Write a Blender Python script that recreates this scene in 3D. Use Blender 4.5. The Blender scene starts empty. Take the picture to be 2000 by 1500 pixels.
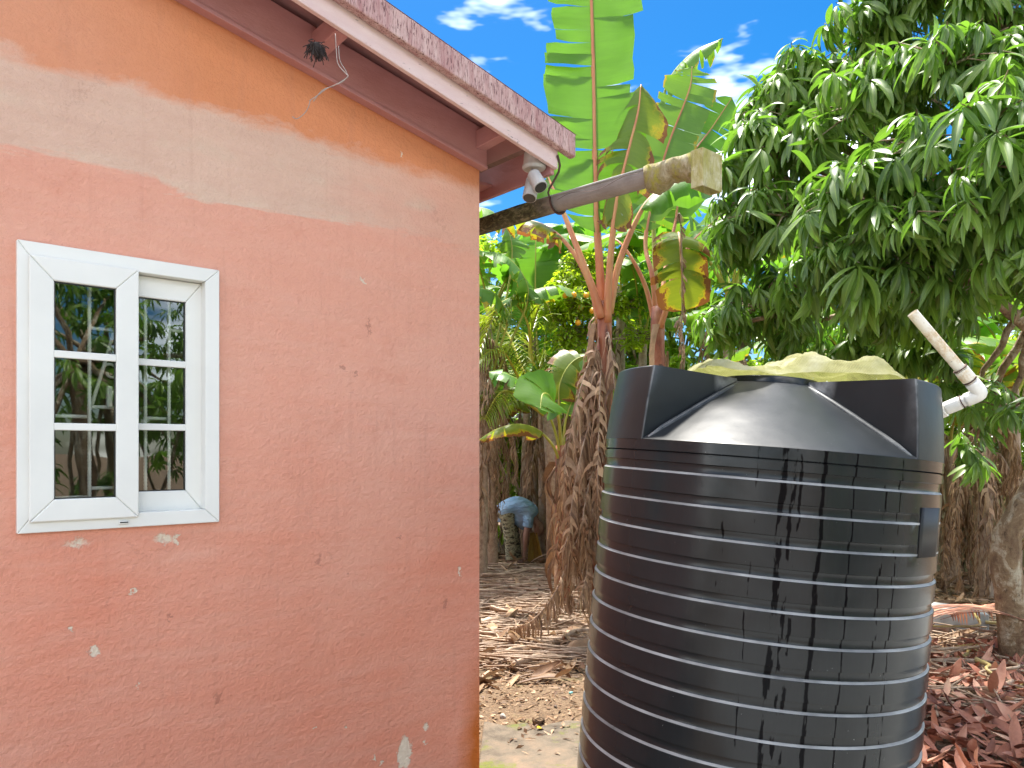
import bpy, bmesh, math, random
import numpy as np
from mathutils import Vector, Matrix, noise as mnoise

# ------------------------------------------------------------------ camera, sky, sun, exposure
SC = bpy.context.scene
F_PX, HOR = 1503.0, 881.0                     # focal length in photo pixels, horizon row
AZ = math.radians(48.8)                       # angle between the view axis and the front wall
CAM = Vector((-2.325, -2.895, 1.6))
FWD = Vector((math.cos(AZ), math.sin(AZ), 0))
RGT = Vector((math.sin(AZ), -math.cos(AZ), 0))
UP = Vector((0, 0, 1))
cd = bpy.data.cameras.new('camera'); cam = bpy.data.objects.new('camera', cd)
SC.collection.objects.link(cam); SC.camera = cam
cam.location = CAM
cam.rotation_euler = (math.radians(90), 0, AZ - math.radians(90))
cd.sensor_fit = 'HORIZONTAL'; cd.sensor_width = 36.0; cd.lens = 36.0 * F_PX / 2000.0
cd.shift_y = (HOR - 750.0) / 2000.0
cd.clip_start = 0.05; cd.clip_end = 2000

SUN_DIR = Vector((0.22, 0.40, 1.30)).normalized()      # towards the sun: behind the house, to the right
W = bpy.data.worlds.new('World'); SC.world = W; W.use_nodes = True
wn, wl = W.node_tree.nodes, W.node_tree.links
wn.clear()
wo = wn.new('ShaderNodeOutputWorld'); bg = wn.new('ShaderNodeBackground'); sky = wn.new('ShaderNodeTexSky')
sky.sky_type = 'NISHITA'; sky.sun_disc = False
sky.sun_elevation = math.asin(SUN_DIR.z); sky.sun_rotation = math.atan2(SUN_DIR.x, SUN_DIR.y)
sky.air_density = 1.0; sky.dust_density = 0.6; sky.ozone_density = 3.0
hs = wn.new('ShaderNodeHueSaturation'); hs.inputs['Saturation'].default_value = 1.5; hs.inputs['Value'].default_value = 0.215
wl.new(sky.outputs[0], hs.inputs['Color'])
# broken cloud over the whole sky (direction-based noise); a thin wisp drifts into view
tc = wn.new('ShaderNodeTexCoord'); mp = wn.new('ShaderNodeMapping')
mp.inputs['Scale'].default_value = (1.0, 1.0, 3.2); mp.inputs['Location'].default_value = (-6.58, 6.25, 3.68); mp.inputs['Rotation'].default_value = (0, 0, math.radians(2))
wl.new(tc.outputs['Generated'], mp.inputs['Vector'])
nz = wn.new('ShaderNodeTexNoise'); nz.inputs['Scale'].default_value = 1.6; nz.inputs['Detail'].default_value = 6; nz.inputs['Roughness'].default_value = 0.55
wl.new(mp.outputs[0], nz.inputs['Vector'])
cr = wn.new('ShaderNodeValToRGB'); cr.color_ramp.elements[0].position = 0.515; cr.color_ramp.elements[1].position = 0.84
wl.new(nz.outputs['Fac'], cr.inputs['Fac'])
cm = wn.new('ShaderNodeMix'); cm.data_type = 'RGBA'
cm.inputs[7].default_value = (19.0, 18.6, 18.0, 1)
wl.new(cr.outputs['Color'], cm.inputs[0]); wl.new(hs.outputs[0], cm.inputs[6])
wl.new(cm.outputs[2], bg.inputs['Color']); bg.inputs['Strength'].default_value = 0.15
wl.new(bg.outputs[0], wo.inputs[0])

sd = bpy.data.lights.new('sun', 'SUN'); sd.energy = 2.1; sd.angle = math.radians(6); sd.color = (1.0, 0.95, 0.86)
sun = bpy.data.objects.new('sun', sd); SC.collection.objects.link(sun)
sun.rotation_euler = (-SUN_DIR).to_track_quat('-Z', 'Y').to_euler(); sun.location = (0, 0, 20)
SC.view_settings.view_transform = 'Standard'; SC.view_settings.look = 'None'
SC.view_settings.exposure = 2.55; SC.view_settings.gamma = 1.0; SC.view_settings.use_curve_mapping = False
SC.render.engine = 'CYCLES'
SC.cycles.max_bounces = 8; SC.cycles.transparent_max_bounces = 12; SC.cycles.use_denoising = True
SC.cycles.sample_clamp_indirect = 6.0

# ------------------------------------------------------------------ helpers
def at(px, py, dep):
    """world point of a photo pixel at a given depth along the view axis"""
    return CAM + dep * (FWD + (px - 1000) / F_PX * RGT + (HOR - py) / F_PX * UP)

def cam_uvd(p):
    q = Vector(p) - CAM; d = q.dot(FWD)
    return (1000 + F_PX * q.dot(RGT) / max(d, 1e-3), HOR - F_PX * q.z / max(d, 1e-3), d)

def wallx(px):
    """world X where a photo column meets the front wall plane (Y = 0)"""
    u = (px - 1000) / F_PX; z = -CAM.y / (FWD.y + u * RGT.y)
    return CAM.x + z * (FWD.x + u * RGT.x)

def gz(x, y):
    d = (Vector((x, y, 0)) - CAM).dot(FWD)
    base = -0.012 * max(0.0, d - 5.0)
    return base + 0.035 * mnoise.noise(Vector((x * 0.9, y * 0.9, 1.7))) + 0.015 * mnoise.noise(Vector((x * 3.1, y * 3.1, 4.2)))

COL = SC.collection.objects

class MB:
    """collects grids, tubes and boxes; build() links them as ONE mesh object"""
    def __init__(s): s.v, s.f, s.uv, s.t, s.n = [], [], [], [], 0
    def add(s, v, f, uv=None, tint=0.5):
        v = np.asarray(v, float).reshape(-1, 3); k = len(v)
        s.v.append(v); s.f += [tuple(i + s.n for i in q) for q in f]
        s.uv.append(np.zeros((k, 2)) if uv is None else np.asarray(uv, float).reshape(-1, 2))
        s.t.append(np.full(k, tint) if np.isscalar(tint) else np.asarray(tint, float)); s.n += k
    def grid(s, P, uv=None, close=False, tint=0.5):
        P = np.asarray(P, float); n, m = P.shape[:2]; f = []
        for i in range(n - 1):
            for j in range(m if close else m - 1):
                a, b = i * m + j, i * m + (j + 1) % m
                f.append((a, b, b + m, a + m))
        s.add(P.reshape(-1, 3), f, uv, tint)
    def box(s, lo, hi, tint=0.5):
        (a, b, c), (d, e, g) = lo, hi
        v = [(a, b, c), (d, b, c), (d, e, c), (a, e, c), (a, b, g), (d, b, g), (d, e, g), (a, e, g)]
        s.add(v, [(0, 3, 2, 1), (4, 5, 6, 7), (0, 1, 5, 4), (1, 2, 6, 5), (2, 3, 7, 6), (3, 0, 4, 7)], tint=tint)
    def prism(s, v8):
        s.add(v8, [(0, 3, 2, 1), (4, 5, 6, 7), (0, 1, 5, 4), (1, 2, 6, 5), (2, 3, 7, 6), (3, 0, 4, 7)])
    def tube(s, pts, rad, seg=8, cap=True, squash=1.0, tint=0.5):
        pts = [Vector(p) for p in pts]; n = len(pts)
        if np.isscalar(rad): rad = [rad] * n
        T = [(pts[min(i + 1, n - 1)] - pts[max(i - 1, 0)]).normalized() for i in range(n)]
        ref = Vector((0, 0, 1)) if abs(T[0].z) < 0.9 else Vector((1, 0, 0))
        N = (ref - T[0] * ref.dot(T[0])).normalized(); P, uv, L = [], [], 0.0
        for i in range(n):
            N = (N - T[i] * N.dot(T[i])).normalized(); B = T[i].cross(N)
            if i: L += (pts[i] - pts[i - 1]).length
            row = []
            for k in range(seg):
                a = 2 * math.pi * k / seg
                row.append(pts[i] + (N * math.cos(a) + B * math.sin(a) * squash) * rad[i]); uv.append((k / seg, L))
            P.append([tuple(q) for q in row])
        s.grid(P, uv, close=True, tint=tint)
        if cap:
            b = s.n - n * seg
            s.f.append(tuple(b + k for k in range(seg))[::-1]); s.f.append(tuple(b + (n - 1) * seg + k for k in range(seg)))
    def sphere(s, c, r, n=8, m=12, tint=0.5):
        c = np.array(c, float); r = np.array([r] * 3 if np.isscalar(r) else r, float); P = []
        for i in range(n + 1):
            th = math.pi * (0.02 + 0.96 * i / n)
            P.append([c + r * np.array((math.sin(th) * math.cos(2 * math.pi * j / m), math.sin(th) * math.sin(2 * math.pi * j / m), math.cos(th))) for j in range(m)])
        b = s.n
        s.grid(P, close=True, tint=tint)
        s.f.append(tuple(b + k for k in range(m))); s.f.append(tuple(b + n * m + k for k in range(m))[::-1])
    def mesh(s, name):
        me = bpy.data.meshes.new(name)
        V = np.concatenate(s.v); me.from_pydata(V.tolist(), [], s.f)
        li = np.empty(len(me.loops), np.int32); me.loops.foreach_get('vertex_index', li)
        uv = np.concatenate(s.uv)[li]; me.uv_layers.new(name='UVMap').data.foreach_set('uv', uv.astype(np.float32).ravel())
        a = me.attributes.new('tint', 'FLOAT', 'POINT'); a.data.foreach_set('value', np.concatenate(s.t).astype(np.float32))
        return me
    def build(s, name, mat, parent=None, smooth=False, bevel=0, fix=False):
        me = s.mesh(name)
        if fix:
            bm = bmesh.new(); bm.from_mesh(me); bmesh.ops.recalc_face_normals(bm, faces=bm.faces); bm.to_mesh(me); bm.free()
        return link(name, me, mat, parent, smooth, bevel)

def link(name, me, mat, parent=None, smooth=False, bevel=0):
    if mat is not None and not me.materials: me.materials.append(mat)
    if smooth: me.polygons.foreach_set('use_smooth', np.ones(len(me.polygons), bool))
    o = bpy.data.objects.new(name, me); COL.link(o)
    if parent is not None: adopt(o, parent)
    if bevel:
        b = o.modifiers.new('bevel', 'BEVEL'); b.width = bevel; b.segments = 2; b.limit_method = 'ANGLE'; b.angle_limit = math.radians(35)
    return o

def world_loc(p):
    v = Vector(p.location); q = p.parent
    while q is not None: v += Vector(q.location) if q.type == 'EMPTY' else Vector((0, 0, 0)); q = q.parent
    return v

def adopt(o, parent):
    o.parent = parent
    top = parent
    while top.parent is not None: top = top.parent
    if parent is top and parent.type == 'EMPTY': o.matrix_parent_inverse = Matrix.Translation(-Vector(parent.location))

def tag(o, label=None, cat=None, group=None, kind=None):
    if label: o['label'] = label
    if cat: o['category'] = cat
    if group: o['group'] = group
    if kind: o['kind'] = kind
    return o

def thing(name, label, cat, loc=(0, 0, 0), group=None):
    o = bpy.data.objects.new(name, None); COL.link(o); o.location = loc; o.empty_display_size = 0.2
    return tag(o, label, cat, group)

def np_mesh(name, V, F, tint=None, uv=None):
    """fast mesh from numpy quads"""
    me = bpy.data.meshes.new(name); nf = len(F)
    me.vertices.add(len(V)); me.vertices.foreach_set('co', V.astype(np.float32).ravel())
    me.loops.add(nf * 4); me.loops.foreach_set('vertex_index', F.astype(np.int32).ravel())
    me.polygons.add(nf); me.polygons.foreach_set('loop_start', np.arange(0, nf * 4, 4, dtype=np.int32))
    me.polygons.foreach_set('use_smooth', np.ones(nf, bool))
    if uv is not None: me.uv_layers.new(name='UVMap').data.foreach_set('uv', uv[F.ravel()].astype(np.float32).ravel())
    if tint is not None:
        a = me.attributes.new('tint', 'FLOAT', 'POINT'); a.data.foreach_set('value', tint.astype(np.float32))
    me.update(calc_edges=True); me.validate(); return me

def spline(pts, n):
    """Catmull-Rom through points, n samples"""
    P = [np.array(p, float) for p in pts]; P = [2 * P[0] - P[1]] + P + [2 * P[-1] - P[-2]]; out = []
    m = len(P) - 3
    for i in range(n):
        t = i / (n - 1) * m; k = min(int(t), m - 1); t -= k
        a, b, c, d = P[k:k + 4]
        out.append(0.5 * ((2 * b) + (-a + c) * t + (2 * a - 5 * b + 4 * c - d) * t * t + (-a + 3 * b - 3 * c + d) * t ** 3))
    return np.array(out)

# ------------------------------------------------------------------ material helper
class Mat:
    def __init__(s, name):
        s.m = bpy.data.materials.new(name); s.m.use_nodes = True; s.nt = s.m.node_tree
        s.b = s.nt.nodes['Principled BSDF']; s.out = s.nt.nodes['Material Output']
    def n(s, typ, ins=None, **props):
        nd = s.nt.nodes.new('ShaderNode' + typ)
        for k, v in props.items(): setattr(nd, k, v)
        for k, v in (ins or {}).items(): s.set(nd.inputs[k], v)
        return nd
    def set(s, sock, v):
        if hasattr(v, 'is_linked') or isinstance(v, bpy.types.NodeSocket): s.nt.links.new(v, sock)
        else:
            if sock.type == 'RGBA' and len(v) == 3: v = (*v, 1)
            sock.default_value = v
    def p(s, **kw):
        for k, v in kw.items(): s.set(s.b.inputs[k.replace('_', ' ')], v)
        return s
    def co(s, scale=(1, 1, 1), kind='Object', loc=(0, 0, 0), rot=(0, 0, 0)):
        t = s.n('TexCoord'); return s.n('Mapping', {'Vector': t.outputs[kind], 'Scale': scale, 'Location': loc, 'Rotation': rot}).outputs[0]
    def noise(s, vec, scale=5.0, detail=4.0, rough=0.55, dist=0.0, col=False):
        nd = s.n('TexNoise', {'Vector': vec, 'Scale': scale, 'Detail': detail, 'Roughness': rough, 'Distortion': dist})
        return nd.outputs['Color' if col else 'Fac']
    def ramp(s, fac, stops):
        nd = s.n('ValToRGB', {'Fac': fac}); e = nd.color_ramp.elements
        while len(e) < len(stops): e.new(0.5)
        for el, (p, c) in zip(e, stops):
            el.position = p; el.color = (c, c, c, 1) if np.isscalar(c) else (*c, 1)
        return nd.outputs['Color']
    def mix(s, fac, a, b, mode='MIX'):
        nd = s.n('Mix', data_type='RGBA', blend_type=mode, clamp_factor=True)
        for i, v in ((0, fac), (6, a), (7, b)): s.set(nd.inputs[i], v)
        return nd.outputs[2]
    def math(s, op, a, b=0.0, clamp=False):
        nd = s.n('Math', operation=op, use_clamp=clamp); s.set(nd.inputs[0], a); s.set(nd.inputs[1], b); return nd.outputs[0]
    def attr(s, name='tint'): return s.n('Attribute', attribute_name=name).outputs['Fac']
    def bump(s, h, strength=0.3, dist=0.01, normal=None):
        ins = {'Height': h, 'Strength': strength, 'Distance': dist}
        if normal is not None: ins['Normal'] = normal
        o = s.n('Bump', ins).outputs[0]; s.set(s.b.inputs['Normal'], o); return o
    def translucent(s, col, amount):
        tr = s.n('BsdfTranslucent', {'Color': col})
        mx = s.n('MixShader', {0: amount, 1: s.b.outputs[0], 2: tr.outputs[0]}); s.nt.links.new(mx.outputs[0], s.out.inputs[0])
        return s

def simple(name, col, rough=0.6, metal=0.0, var=0.25, scale=8.0, bump=0.15, stretch=(1, 1, 1)):
    M = Mat(name); v = M.co(stretch); n = M.noise(v, scale, 5)
    c = np.array(col)
    M.p(Base_Color=M.ramp(n, [(0.25, tuple(c * (1 - var))), (0.75, tuple(np.minimum(c * (1 + var), 1)))]), Roughness=rough, Metallic=metal)
    if bump: M.bump(M.noise(v, scale * 6, 3), bump, 0.004)
    return M.m
# ------------------------------------------------------------------ house materials
def stucco():
    M = Mat('painted_stucco'); v = M.co(); sep = M.n('SeparateXYZ', {0: v}); X, Z = sep.outputs[0], sep.outputs[2]
    big = M.noise(v, 1.3, 5); fine = M.noise(v, 26, 6, 0.7); streak = M.noise(M.co((0.8, 1, 5)), 2.2, 5, 0.6, 0.4)
    rag = M.noise(M.co((1.0, 1, 2.2)), 3.4, 7, 0.65, 0.3)
    base = M.mix(M.ramp(big, [(0.3, 0), (0.7, 1)]), (0.73, 0.285, 0.185), (0.75, 0.345, 0.24))
    fadez = M.n('MapRange', {0: M.math('ADD', Z, M.math('MULTIPLY', M.math('SUBTRACT', big, 0.5), 1.6)), 1: 0.9, 2: 1.9}).outputs[0]
    base = M.mix(M.math('MULTIPLY', fadez, 0.75), base, (0.765, 0.415, 0.31))
    base = M.mix(M.math('MULTIPLY', M.ramp(streak, [(0.42, 0), (0.75, 1)]), 0.28), base, (0.76, 0.49, 0.39))
    base = M.mix(M.math('MULTIPLY', M.ramp(M.noise(v, 5.0, 6, 0.7), [(0.56, 0), (0.72, 1)]), 0.45), base, (0.62, 0.26, 0.175))
    # the newer, more orange coat above the old band
    zo = M.math('ADD', Z, M.math('MULTIPLY', M.math('SUBTRACT', rag, 0.5), 0.22))
    hi = M.n('MapRange', {0: zo, 1: 2.83, 2: 2.90}).outputs[0]
    base = M.mix(hi, base, M.mix(M.n('MapRange', {0: M.math('ADD', X, M.math('MULTIPLY', big, 1.2)), 1: -1.9, 2: -0.6}).outputs[0], (0.73, 0.39, 0.275), (0.69, 0.285, 0.135)))
    # worn grey-beige band where the paint is thin
    rag2 = M.noise(M.co((0.7, 1, 3.0), loc=(3.1, 0, 1.7)), 2.6, 7, 0.62, 0.5)
    zb = M.math('ADD', Z, M.math('MULTIPLY', M.math('SUBTRACT', rag2, 0.5), 0.26))
    lo_e = M.n('MapRange', {0: zb, 1: 2.545, 2: 2.565}).outputs[0]
    hi_e = M.n('MapRange', {0: zo, 1: 2.90, 2: 2.84}).outputs[0]
    fade = M.n('MapRange', {0: M.math('ADD', X, M.math('MULTIPLY', rag2, 0.8)), 1: 0.35, 2: -0.45}).outputs[0]
    band = M.math('MULTIPLY', M.math('MULTIPLY', lo_e, hi_e), M.math('MAXIMUM', fade, 0.35))
    bcol = M.mix(M.ramp(M.noise(M.co((0.9, 1, 4)), 3, 6, 0.65), [(0.35, 0), (0.65, 1)]), (0.66, 0.46, 0.36), (0.71, 0.52, 0.41))
    base = M.mix(M.math('MULTIPLY', band, 0.93), base, bcol)
    # pale scuffed lower rim of that band and a second streak
    rim = M.math('MULTIPLY', lo_e, M.n('MapRange', {0: zb, 1: 2.63, 2: 2.565}).outputs[0])
    rim = M.math('MULTIPLY', rim, M.math('MULTIPLY', M.ramp(M.noise(M.co((1, 1, 2)), 3.5, 5), [(0.42, 0), (0.6, 1)]), M.n('MapRange', {0: X, 1: -0.5, 2: -0.8}).outputs[0]))
    base = M.mix(M.math('MULTIPLY', rim, 0.75), base, (0.70, 0.56, 0.44))
    zr = M.math('ADD', Z, M.math('MULTIPLY', M.math('SUBTRACT', rag, 0.5), 0.12))
    st = M.math('MULTIPLY', M.n('MapRange', {0: zr, 1: 2.68, 2: 2.71}).outputs[0], M.n('MapRange', {0: zr, 1: 2.77, 2: 2.72}).outputs[0])
    st = M.math('MULTIPLY', st, M.ramp(M.noise(M.co((1.6, 1, 2), loc=(1.9, 0, 0)), 2.0, 4), [(0.5, 0), (0.62, 1)]))
    base = M.mix(M.math('MULTIPLY', st, 0.6), base, (0.68, 0.54, 0.42))
    # rusty orange stain climbing the foot of the corner
    cor = M.n('MapRange', {0: M.math('ADD', M.math('ADD', X, M.math('MULTIPLY', M.math('SUBTRACT', rag, 0.5), 0.12)), M.math('MULTIPLY', Z, -0.10)), 1: -0.16, 2: -0.05}).outputs[0]
    base = M.mix(M.math('MULTIPLY', cor, M.n('MapRange', {0: Z, 1: 0.72, 2: 0.25}).outputs[0]), base, (0.50, 0.135, 0.018))
    # chipped white plaster patches, dark spots
    wob = M.n('VectorMath', {0: M.n('VectorMath', {0: M.noise(v, 38, 5, 0.7, 0, True), 1: (0.5, 0.5, 0.5)}, operation='SUBTRACT').outputs[0], 1: (0.09, 0.09, 0.09)}, operation='MULTIPLY').outputs[0]
    wv = M.n('VectorMath', {0: v, 1: wob}, operation='ADD').outputs[0]
    def spot(px, py, r, ry=1.0, soft=0.4):
        x = wallx(px); dep = (Vector((x, 0, 0)) - CAM).dot(FWD); z = 1.6 + (HOR - py) * dep / F_PX
        d = M.n('VectorMath', {0: wv, 1: (x, 0, z)}, operation='SUBTRACT').outputs[0]
        d = M.n('VectorMath', {0: d, 1: (1, 0, 1 / ry)}, operation='MULTIPLY').outputs[0]
        l = M.n('VectorMath', {0: d}, operation='LENGTH').outputs['Value']
        return M.n('MapRange', {0: l, 1: r, 2: r * (1 - soft)}).outputs[0]
    white = None
    for a in ((185, 1272, 0.020), (790, 1472, 0.040, 2.0, 0.2), (140, 1228, 0.010), (832, 1420, 0.016), (830, 1450, 0.010), (675, 1420, 0.010), (320, 1052, 0.045, 0.4, 0.7), (343, 1053, 0.012),
              (150, 1060, 0.05, 0.32, 0.9), (898, 1115, 0.010, 2.5), (710, 548, 0.012), (260, 1154, 0.009), (786, 300, 0.008), (730, 1480, 0.012), (745, 1490, 0.010), (615, 1422, .006), (270, 1340, .006)):
        s_ = spot(*a); white = s_ if white is None else M.math('MAXIMUM', white, s_)
    base = M.mix(M.math('MULTIPLY', white, 0.95), base, (0.78, 0.68, 0.55))
    dark = None
    for a in ((671, 718, 0.014), (694, 728, 0.010), (622, 1095, 0.018, 1.6), (332, 1207, 0.009, 1.6), (425, 1366, 0.02), (870, 1180, 0.014, 2), (680, 1118, 0.011), (720, 640, 0.007, 8), (780, 1050, 0.01)):
        s_ = spot(*a); dark = s_ if dark is None else M.math('MAXIMUM', dark, s_)
    base = M.mix(M.math('MULTIPLY', dark, 0.4), base, (0.20, 0.07, 0.05))
    # hairline cracks, faint course joints, grimy runs below the eave and the window
    ed = M.n('TexVoronoi', {'Vector': wv, 'Scale': 1.15}, feature='DISTANCE_TO_EDGE').outputs['Distance']
    crack = M.math('MULTIPLY', M.ramp(ed, [(0.0, 1), (0.0045, 0)]), M.ramp(M.noise(v, 2.1, 3), [(0.52, 0), (0.60, 1)]))
    wz = M.n('SeparateXYZ', {0: wv}).outputs[2]; jt = M.math('ABSOLUTE', M.math('SUBTRACT', M.math('FRACT', M.math('DIVIDE', wz, 0.62)), 0.5))
    joint = M.math('MULTIPLY', M.ramp(jt, [(0.0, 1), (0.006, 0)]), M.ramp(M.noise(M.co((1, 1, 2), loc=(7, 0, 0)), 1.7, 4), [(0.5, 0), (0.62, 1)]))
    crack = M.math('MAXIMUM', crack, M.math('MULTIPLY', joint, 0.7))
    base = M.mix(M.math('MULTIPLY', crack, 0.22), base, (0.25, 0.10, 0.07))
    run = M.ramp(M.noise(M.co((9, 1, 0.55)), 2.0, 5, 0.65, 0.2), [(0.56, 0), (0.72, 1)])
    base = M.mix(M.math('MULTIPLY', run, 0.15), base, (0.40, 0.20, 0.15))
    base = M.mix(0.16, base, M.mix(fine, (0.2, 0.08, 0.05), (0.9, 0.6, 0.5)), 'OVERLAY')
    M.p(Base_Color=base, Roughness=0.72, Specular_IOR_Level=0.3)
    trow = M.noise(M.co((1.2, 1, 3.0)), 9, 6, 0.75, 0.6); pit = M.noise(v, 46, 4, 0.65); wavy = M.noise(v, 3, 3)
    h = M.math('ADD', M.math('ADD', M.math('MULTIPLY', trow, 0.5), M.math('MULTIPLY', pit, 0.75)), M.math('MULTIPLY', wavy, 1.4))
    h = M.math('ADD', h, M.math('MULTIPLY', white, -0.35))
    M.bump(h, 0.6, 0.02)
    return M.m

def old_paint(name, col, bare=(0.10, 0.05, 0.045), amt=0.6, stretch=(1, 1, 1), pale=(0.62, 0.42, 0.38), rough=0.6):
    M = Mat(name); v = M.co(stretch); n = M.noise(v, 4, 6, 0.7); f = M.noise(v, 22, 6, 0.75, 0.5)
    c = M.mix(M.ramp(n, [(0.35, 0), (0.65, 1)]), col, pale)
    c = M.mix(M.ramp(f, [(amt, 0), (amt + 0.07, 1)]), c, bare)
    M.p(Base_Color=c, Roughness=rough); M.bump(M.math('ADD', f, M.noise(v, 60, 3)), 0.35, 0.004); return M.m

MT = {}
MT['stucco'] = stucco()
MT['soffit'] = old_paint('soffit_paint', (0.44, 0.20, 0.195), (0.15, 0.035, 0.02), 0.70, (1, 1, 3), (0.50, 0.245, 0.24), 0.5)
MT['fascia'] = old_paint('fascia_paint', (0.68, 0.49, 0.47), (0.06, 0.025, 0.02), 0.63, (1, 1, 4), (0.74, 0.58, 0.55), 0.5)
MT['flash'] = old_paint('flashing_paint', (0.40, 0.19, 0.18), (0.13, 0.04, 0.04), 0.525, (7, 7, 1.0), (0.60, 0.42, 0.38), 0.6)
MT['pvc'] = simple('white_window_plastic', (0.80, 0.80, 0.755), 0.38, 0, 0.045, 5, 0.04)
MT['gasket'] = simple('black_gasket', (0.015, 0.015, 0.014), 0.5, 0, 0.2, 5, 0)
MT['iron'] = simple('white_painted_rebar', (0.78, 0.78, 0.72), 0.5, 0, 0.12, 30, 0.3)
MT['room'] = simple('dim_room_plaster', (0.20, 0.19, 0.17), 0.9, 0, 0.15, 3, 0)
MT['roof'] = simple('weathered_zinc', (0.30, 0.16, 0.15), 0.5, 0.2, 0.3, 3, 0.2)
def glass():
    M = Mat('window_glass'); M.nt.nodes.remove(M.b)
    fr = M.n('Fresnel', {'IOR': 1.52}); f = M.math('ADD', M.math('MULTIPLY', fr.outputs[0], 2.2), 0.05, True)
    bp = M.n('Bump', {'Height': M.noise(M.co(), 2.2, 2), 'Strength': 0.06, 'Distance': 0.02}).outputs[0]
    gl = M.n('BsdfGlossy', {'Color': (0.92, 0.97, 0.95), 'Roughness': 0.012, 'Normal': bp}); tr = M.n('BsdfTransparent', {'Color': (0.90, 0.94, 0.92)})
    mx = M.n('MixShader', {0: f, 1: tr.outputs[0], 2: gl.outputs[0]}); M.nt.links.new(mx.outputs[0], M.out.inputs[0]); return M.m
MT['glass'] = glass()

# ------------------------------------------------------------------ house
house = thing('house', 'small salmon pink stucco house with white sliding window and pink eaves', 'house', (-3.5, 3.5, 0))
SW, SR = 0.195, 0.222                           # slope of wall head and of roof edge
WX0, WX1, WZ0, WZ1 = wallx(31), wallx(425), 1.336, 2.274
HL, HD = -7.5, 7.5
zt = lambda x: 2.95 - SW * x
T = 0.16
# front wall: four panels round the window opening joined as one mesh, with reveals
def wall_panel(b, x0, x1, za, zb):
    b.add([(x0, 0, za(x0)), (x1, 0, za(x1)), (x1, 0, zb(x1)), (x0, 0, zb(x0)), (x0, T, za(x0)), (x1, T, za(x1)), (x1, T, zb(x1)), (x0, T, zb(x0))],
          [(0, 1, 2, 3), (5, 4, 7, 6), (4, 0, 3, 7), (1, 5, 6, 2), (4, 5, 1, 0), (3, 2, 6, 7)])
b = MB(); zero = lambda x: -0.25; wtop = lambda x: zt(x) + 0.16
xs = [HL, WX0, WX1, 0.0]
V, Fc = [], []
def q(*pts):
    n = len(V); V.extend(pts); Fc.append(tuple(range(n, n + len(pts))))
for y in (0.0, T):
    q((HL, y, -0.25), (WX0, y, -0.25), (WX0, y, WZ0), (WX0, y, WZ1), (WX0, y, wtop(WX0)), (HL, y, wtop(HL)))
    q((WX1, y, -0.25), (0, y, -0.25), (0, y, wtop(0)), (WX1, y, wtop(WX1)), (WX1, y, WZ1), (WX1, y, WZ0))
    q((WX0, y, -0.25), (WX1, y, -0.25), (WX1, y, WZ0), (WX0, y, WZ0))
    q((WX0, y, WZ1), (WX1, y, WZ1), (WX1, y, wtop(WX1)), (WX0, y, wtop(WX0)))
for (a, c) in (((WX0, WZ0), (WX1, WZ0)), ((WX1, WZ0), (WX1, WZ1)), ((WX1, WZ1), (WX0, WZ1)), ((WX0, WZ1), (WX0, WZ0))):
    q((a[0], 0, a[1]), (c[0], 0, c[1]), (c[0], T, c[1]), (a[0], T, a[1]))
q((0, 0, -0.25), (0, T, -0.25), (0, T, wtop(0)), (0, 0, wtop(0)))
b.add(V, Fc); wall = b.build('front_wall', MT['stucco'], house)
bm = bmesh.new(); bm.from_mesh(wall.data); bmesh.ops.remove_doubles(bm, verts=bm.verts, dist=1e-5); bmesh.ops.recalc_face_normals(bm, faces=bm.faces); bm.to_mesh(wall.data); bm.free()
b = MB(); b.box((-T, T + 0.002, -0.25), (0, HD, 2.96)); b.build('side_wall', MT['stucco'], house)
# dim room behind the window
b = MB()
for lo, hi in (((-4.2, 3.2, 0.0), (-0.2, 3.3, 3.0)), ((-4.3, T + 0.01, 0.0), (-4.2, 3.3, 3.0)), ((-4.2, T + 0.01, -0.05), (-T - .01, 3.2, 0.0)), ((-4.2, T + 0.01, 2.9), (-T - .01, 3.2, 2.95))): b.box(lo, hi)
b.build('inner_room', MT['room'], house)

def rake(name, x0, x1, y0, y1, zl0, h, slope, mat, bevel=0.004):
    """board along the rake: zl0 = its lower edge at X = 0, h its height"""
    z = lambda x: zl0 - slope * x
    b = MB(); b.prism([(x0, y0, z(x0)), (x1, y0, z(x1)), (x1, y1, z(x1)), (x0, y1, z(x0)), (x0, y0, z(x0) + h), (x1, y0, z(x1) + h), (x1, y1, z(x1) + h), (x0, y1, z(x0) + h)])
    return b.build(name, mat, house, bevel=bevel)
OF, EX = 0.30, 0.236
FB = 2.933 + SR * EX                              # fascia lower edge at X = 0
rake('frieze_board', HL, 0.012, -0.045, -0.002, 2.95, 0.185, SW, MT['soffit'])
rake('frieze_trim', HL, 0.006, -0.058, -0.0455, 2.945, 0.016, SW, MT['soffit'], 0.002)
rake('barge_board', HL, EX, -OF, -OF + 0.024, FB, 0.088, SR, MT['fascia'])
rake('barge_batten', HL, EX - 0.03, -OF + 0.026, -OF + 0.058, FB + 0.03, 0.09, SR, MT['soffit'])
rake('roof_flashing', HL, EX + 0.075, -OF - 0.045, -OF - 0.004, FB + 0.078, 0.108, SR, MT['flash'], 0.006)
rake('soffit_sheet', HL, EX - 0.002, -OF - 0.002, 0.6, FB + 0.165, 0.008, SR, MT['soffit'], 0)
# roof sheet with shallow corrugation running down to the side eave
P = []
for i in range(2):
    x = (HL, EX + 0.08)[i]
    P.append([(x, -OF - 0.044 + k * 0.05, FB + 0.176 - SR * x + (0.012 if k % 3 == 0 else 0)) for k in range(int((HD + OF) / 0.05))])
b = MB(); b.grid(P); b.build('roof_sheet', MT['roof'], house)
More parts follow.
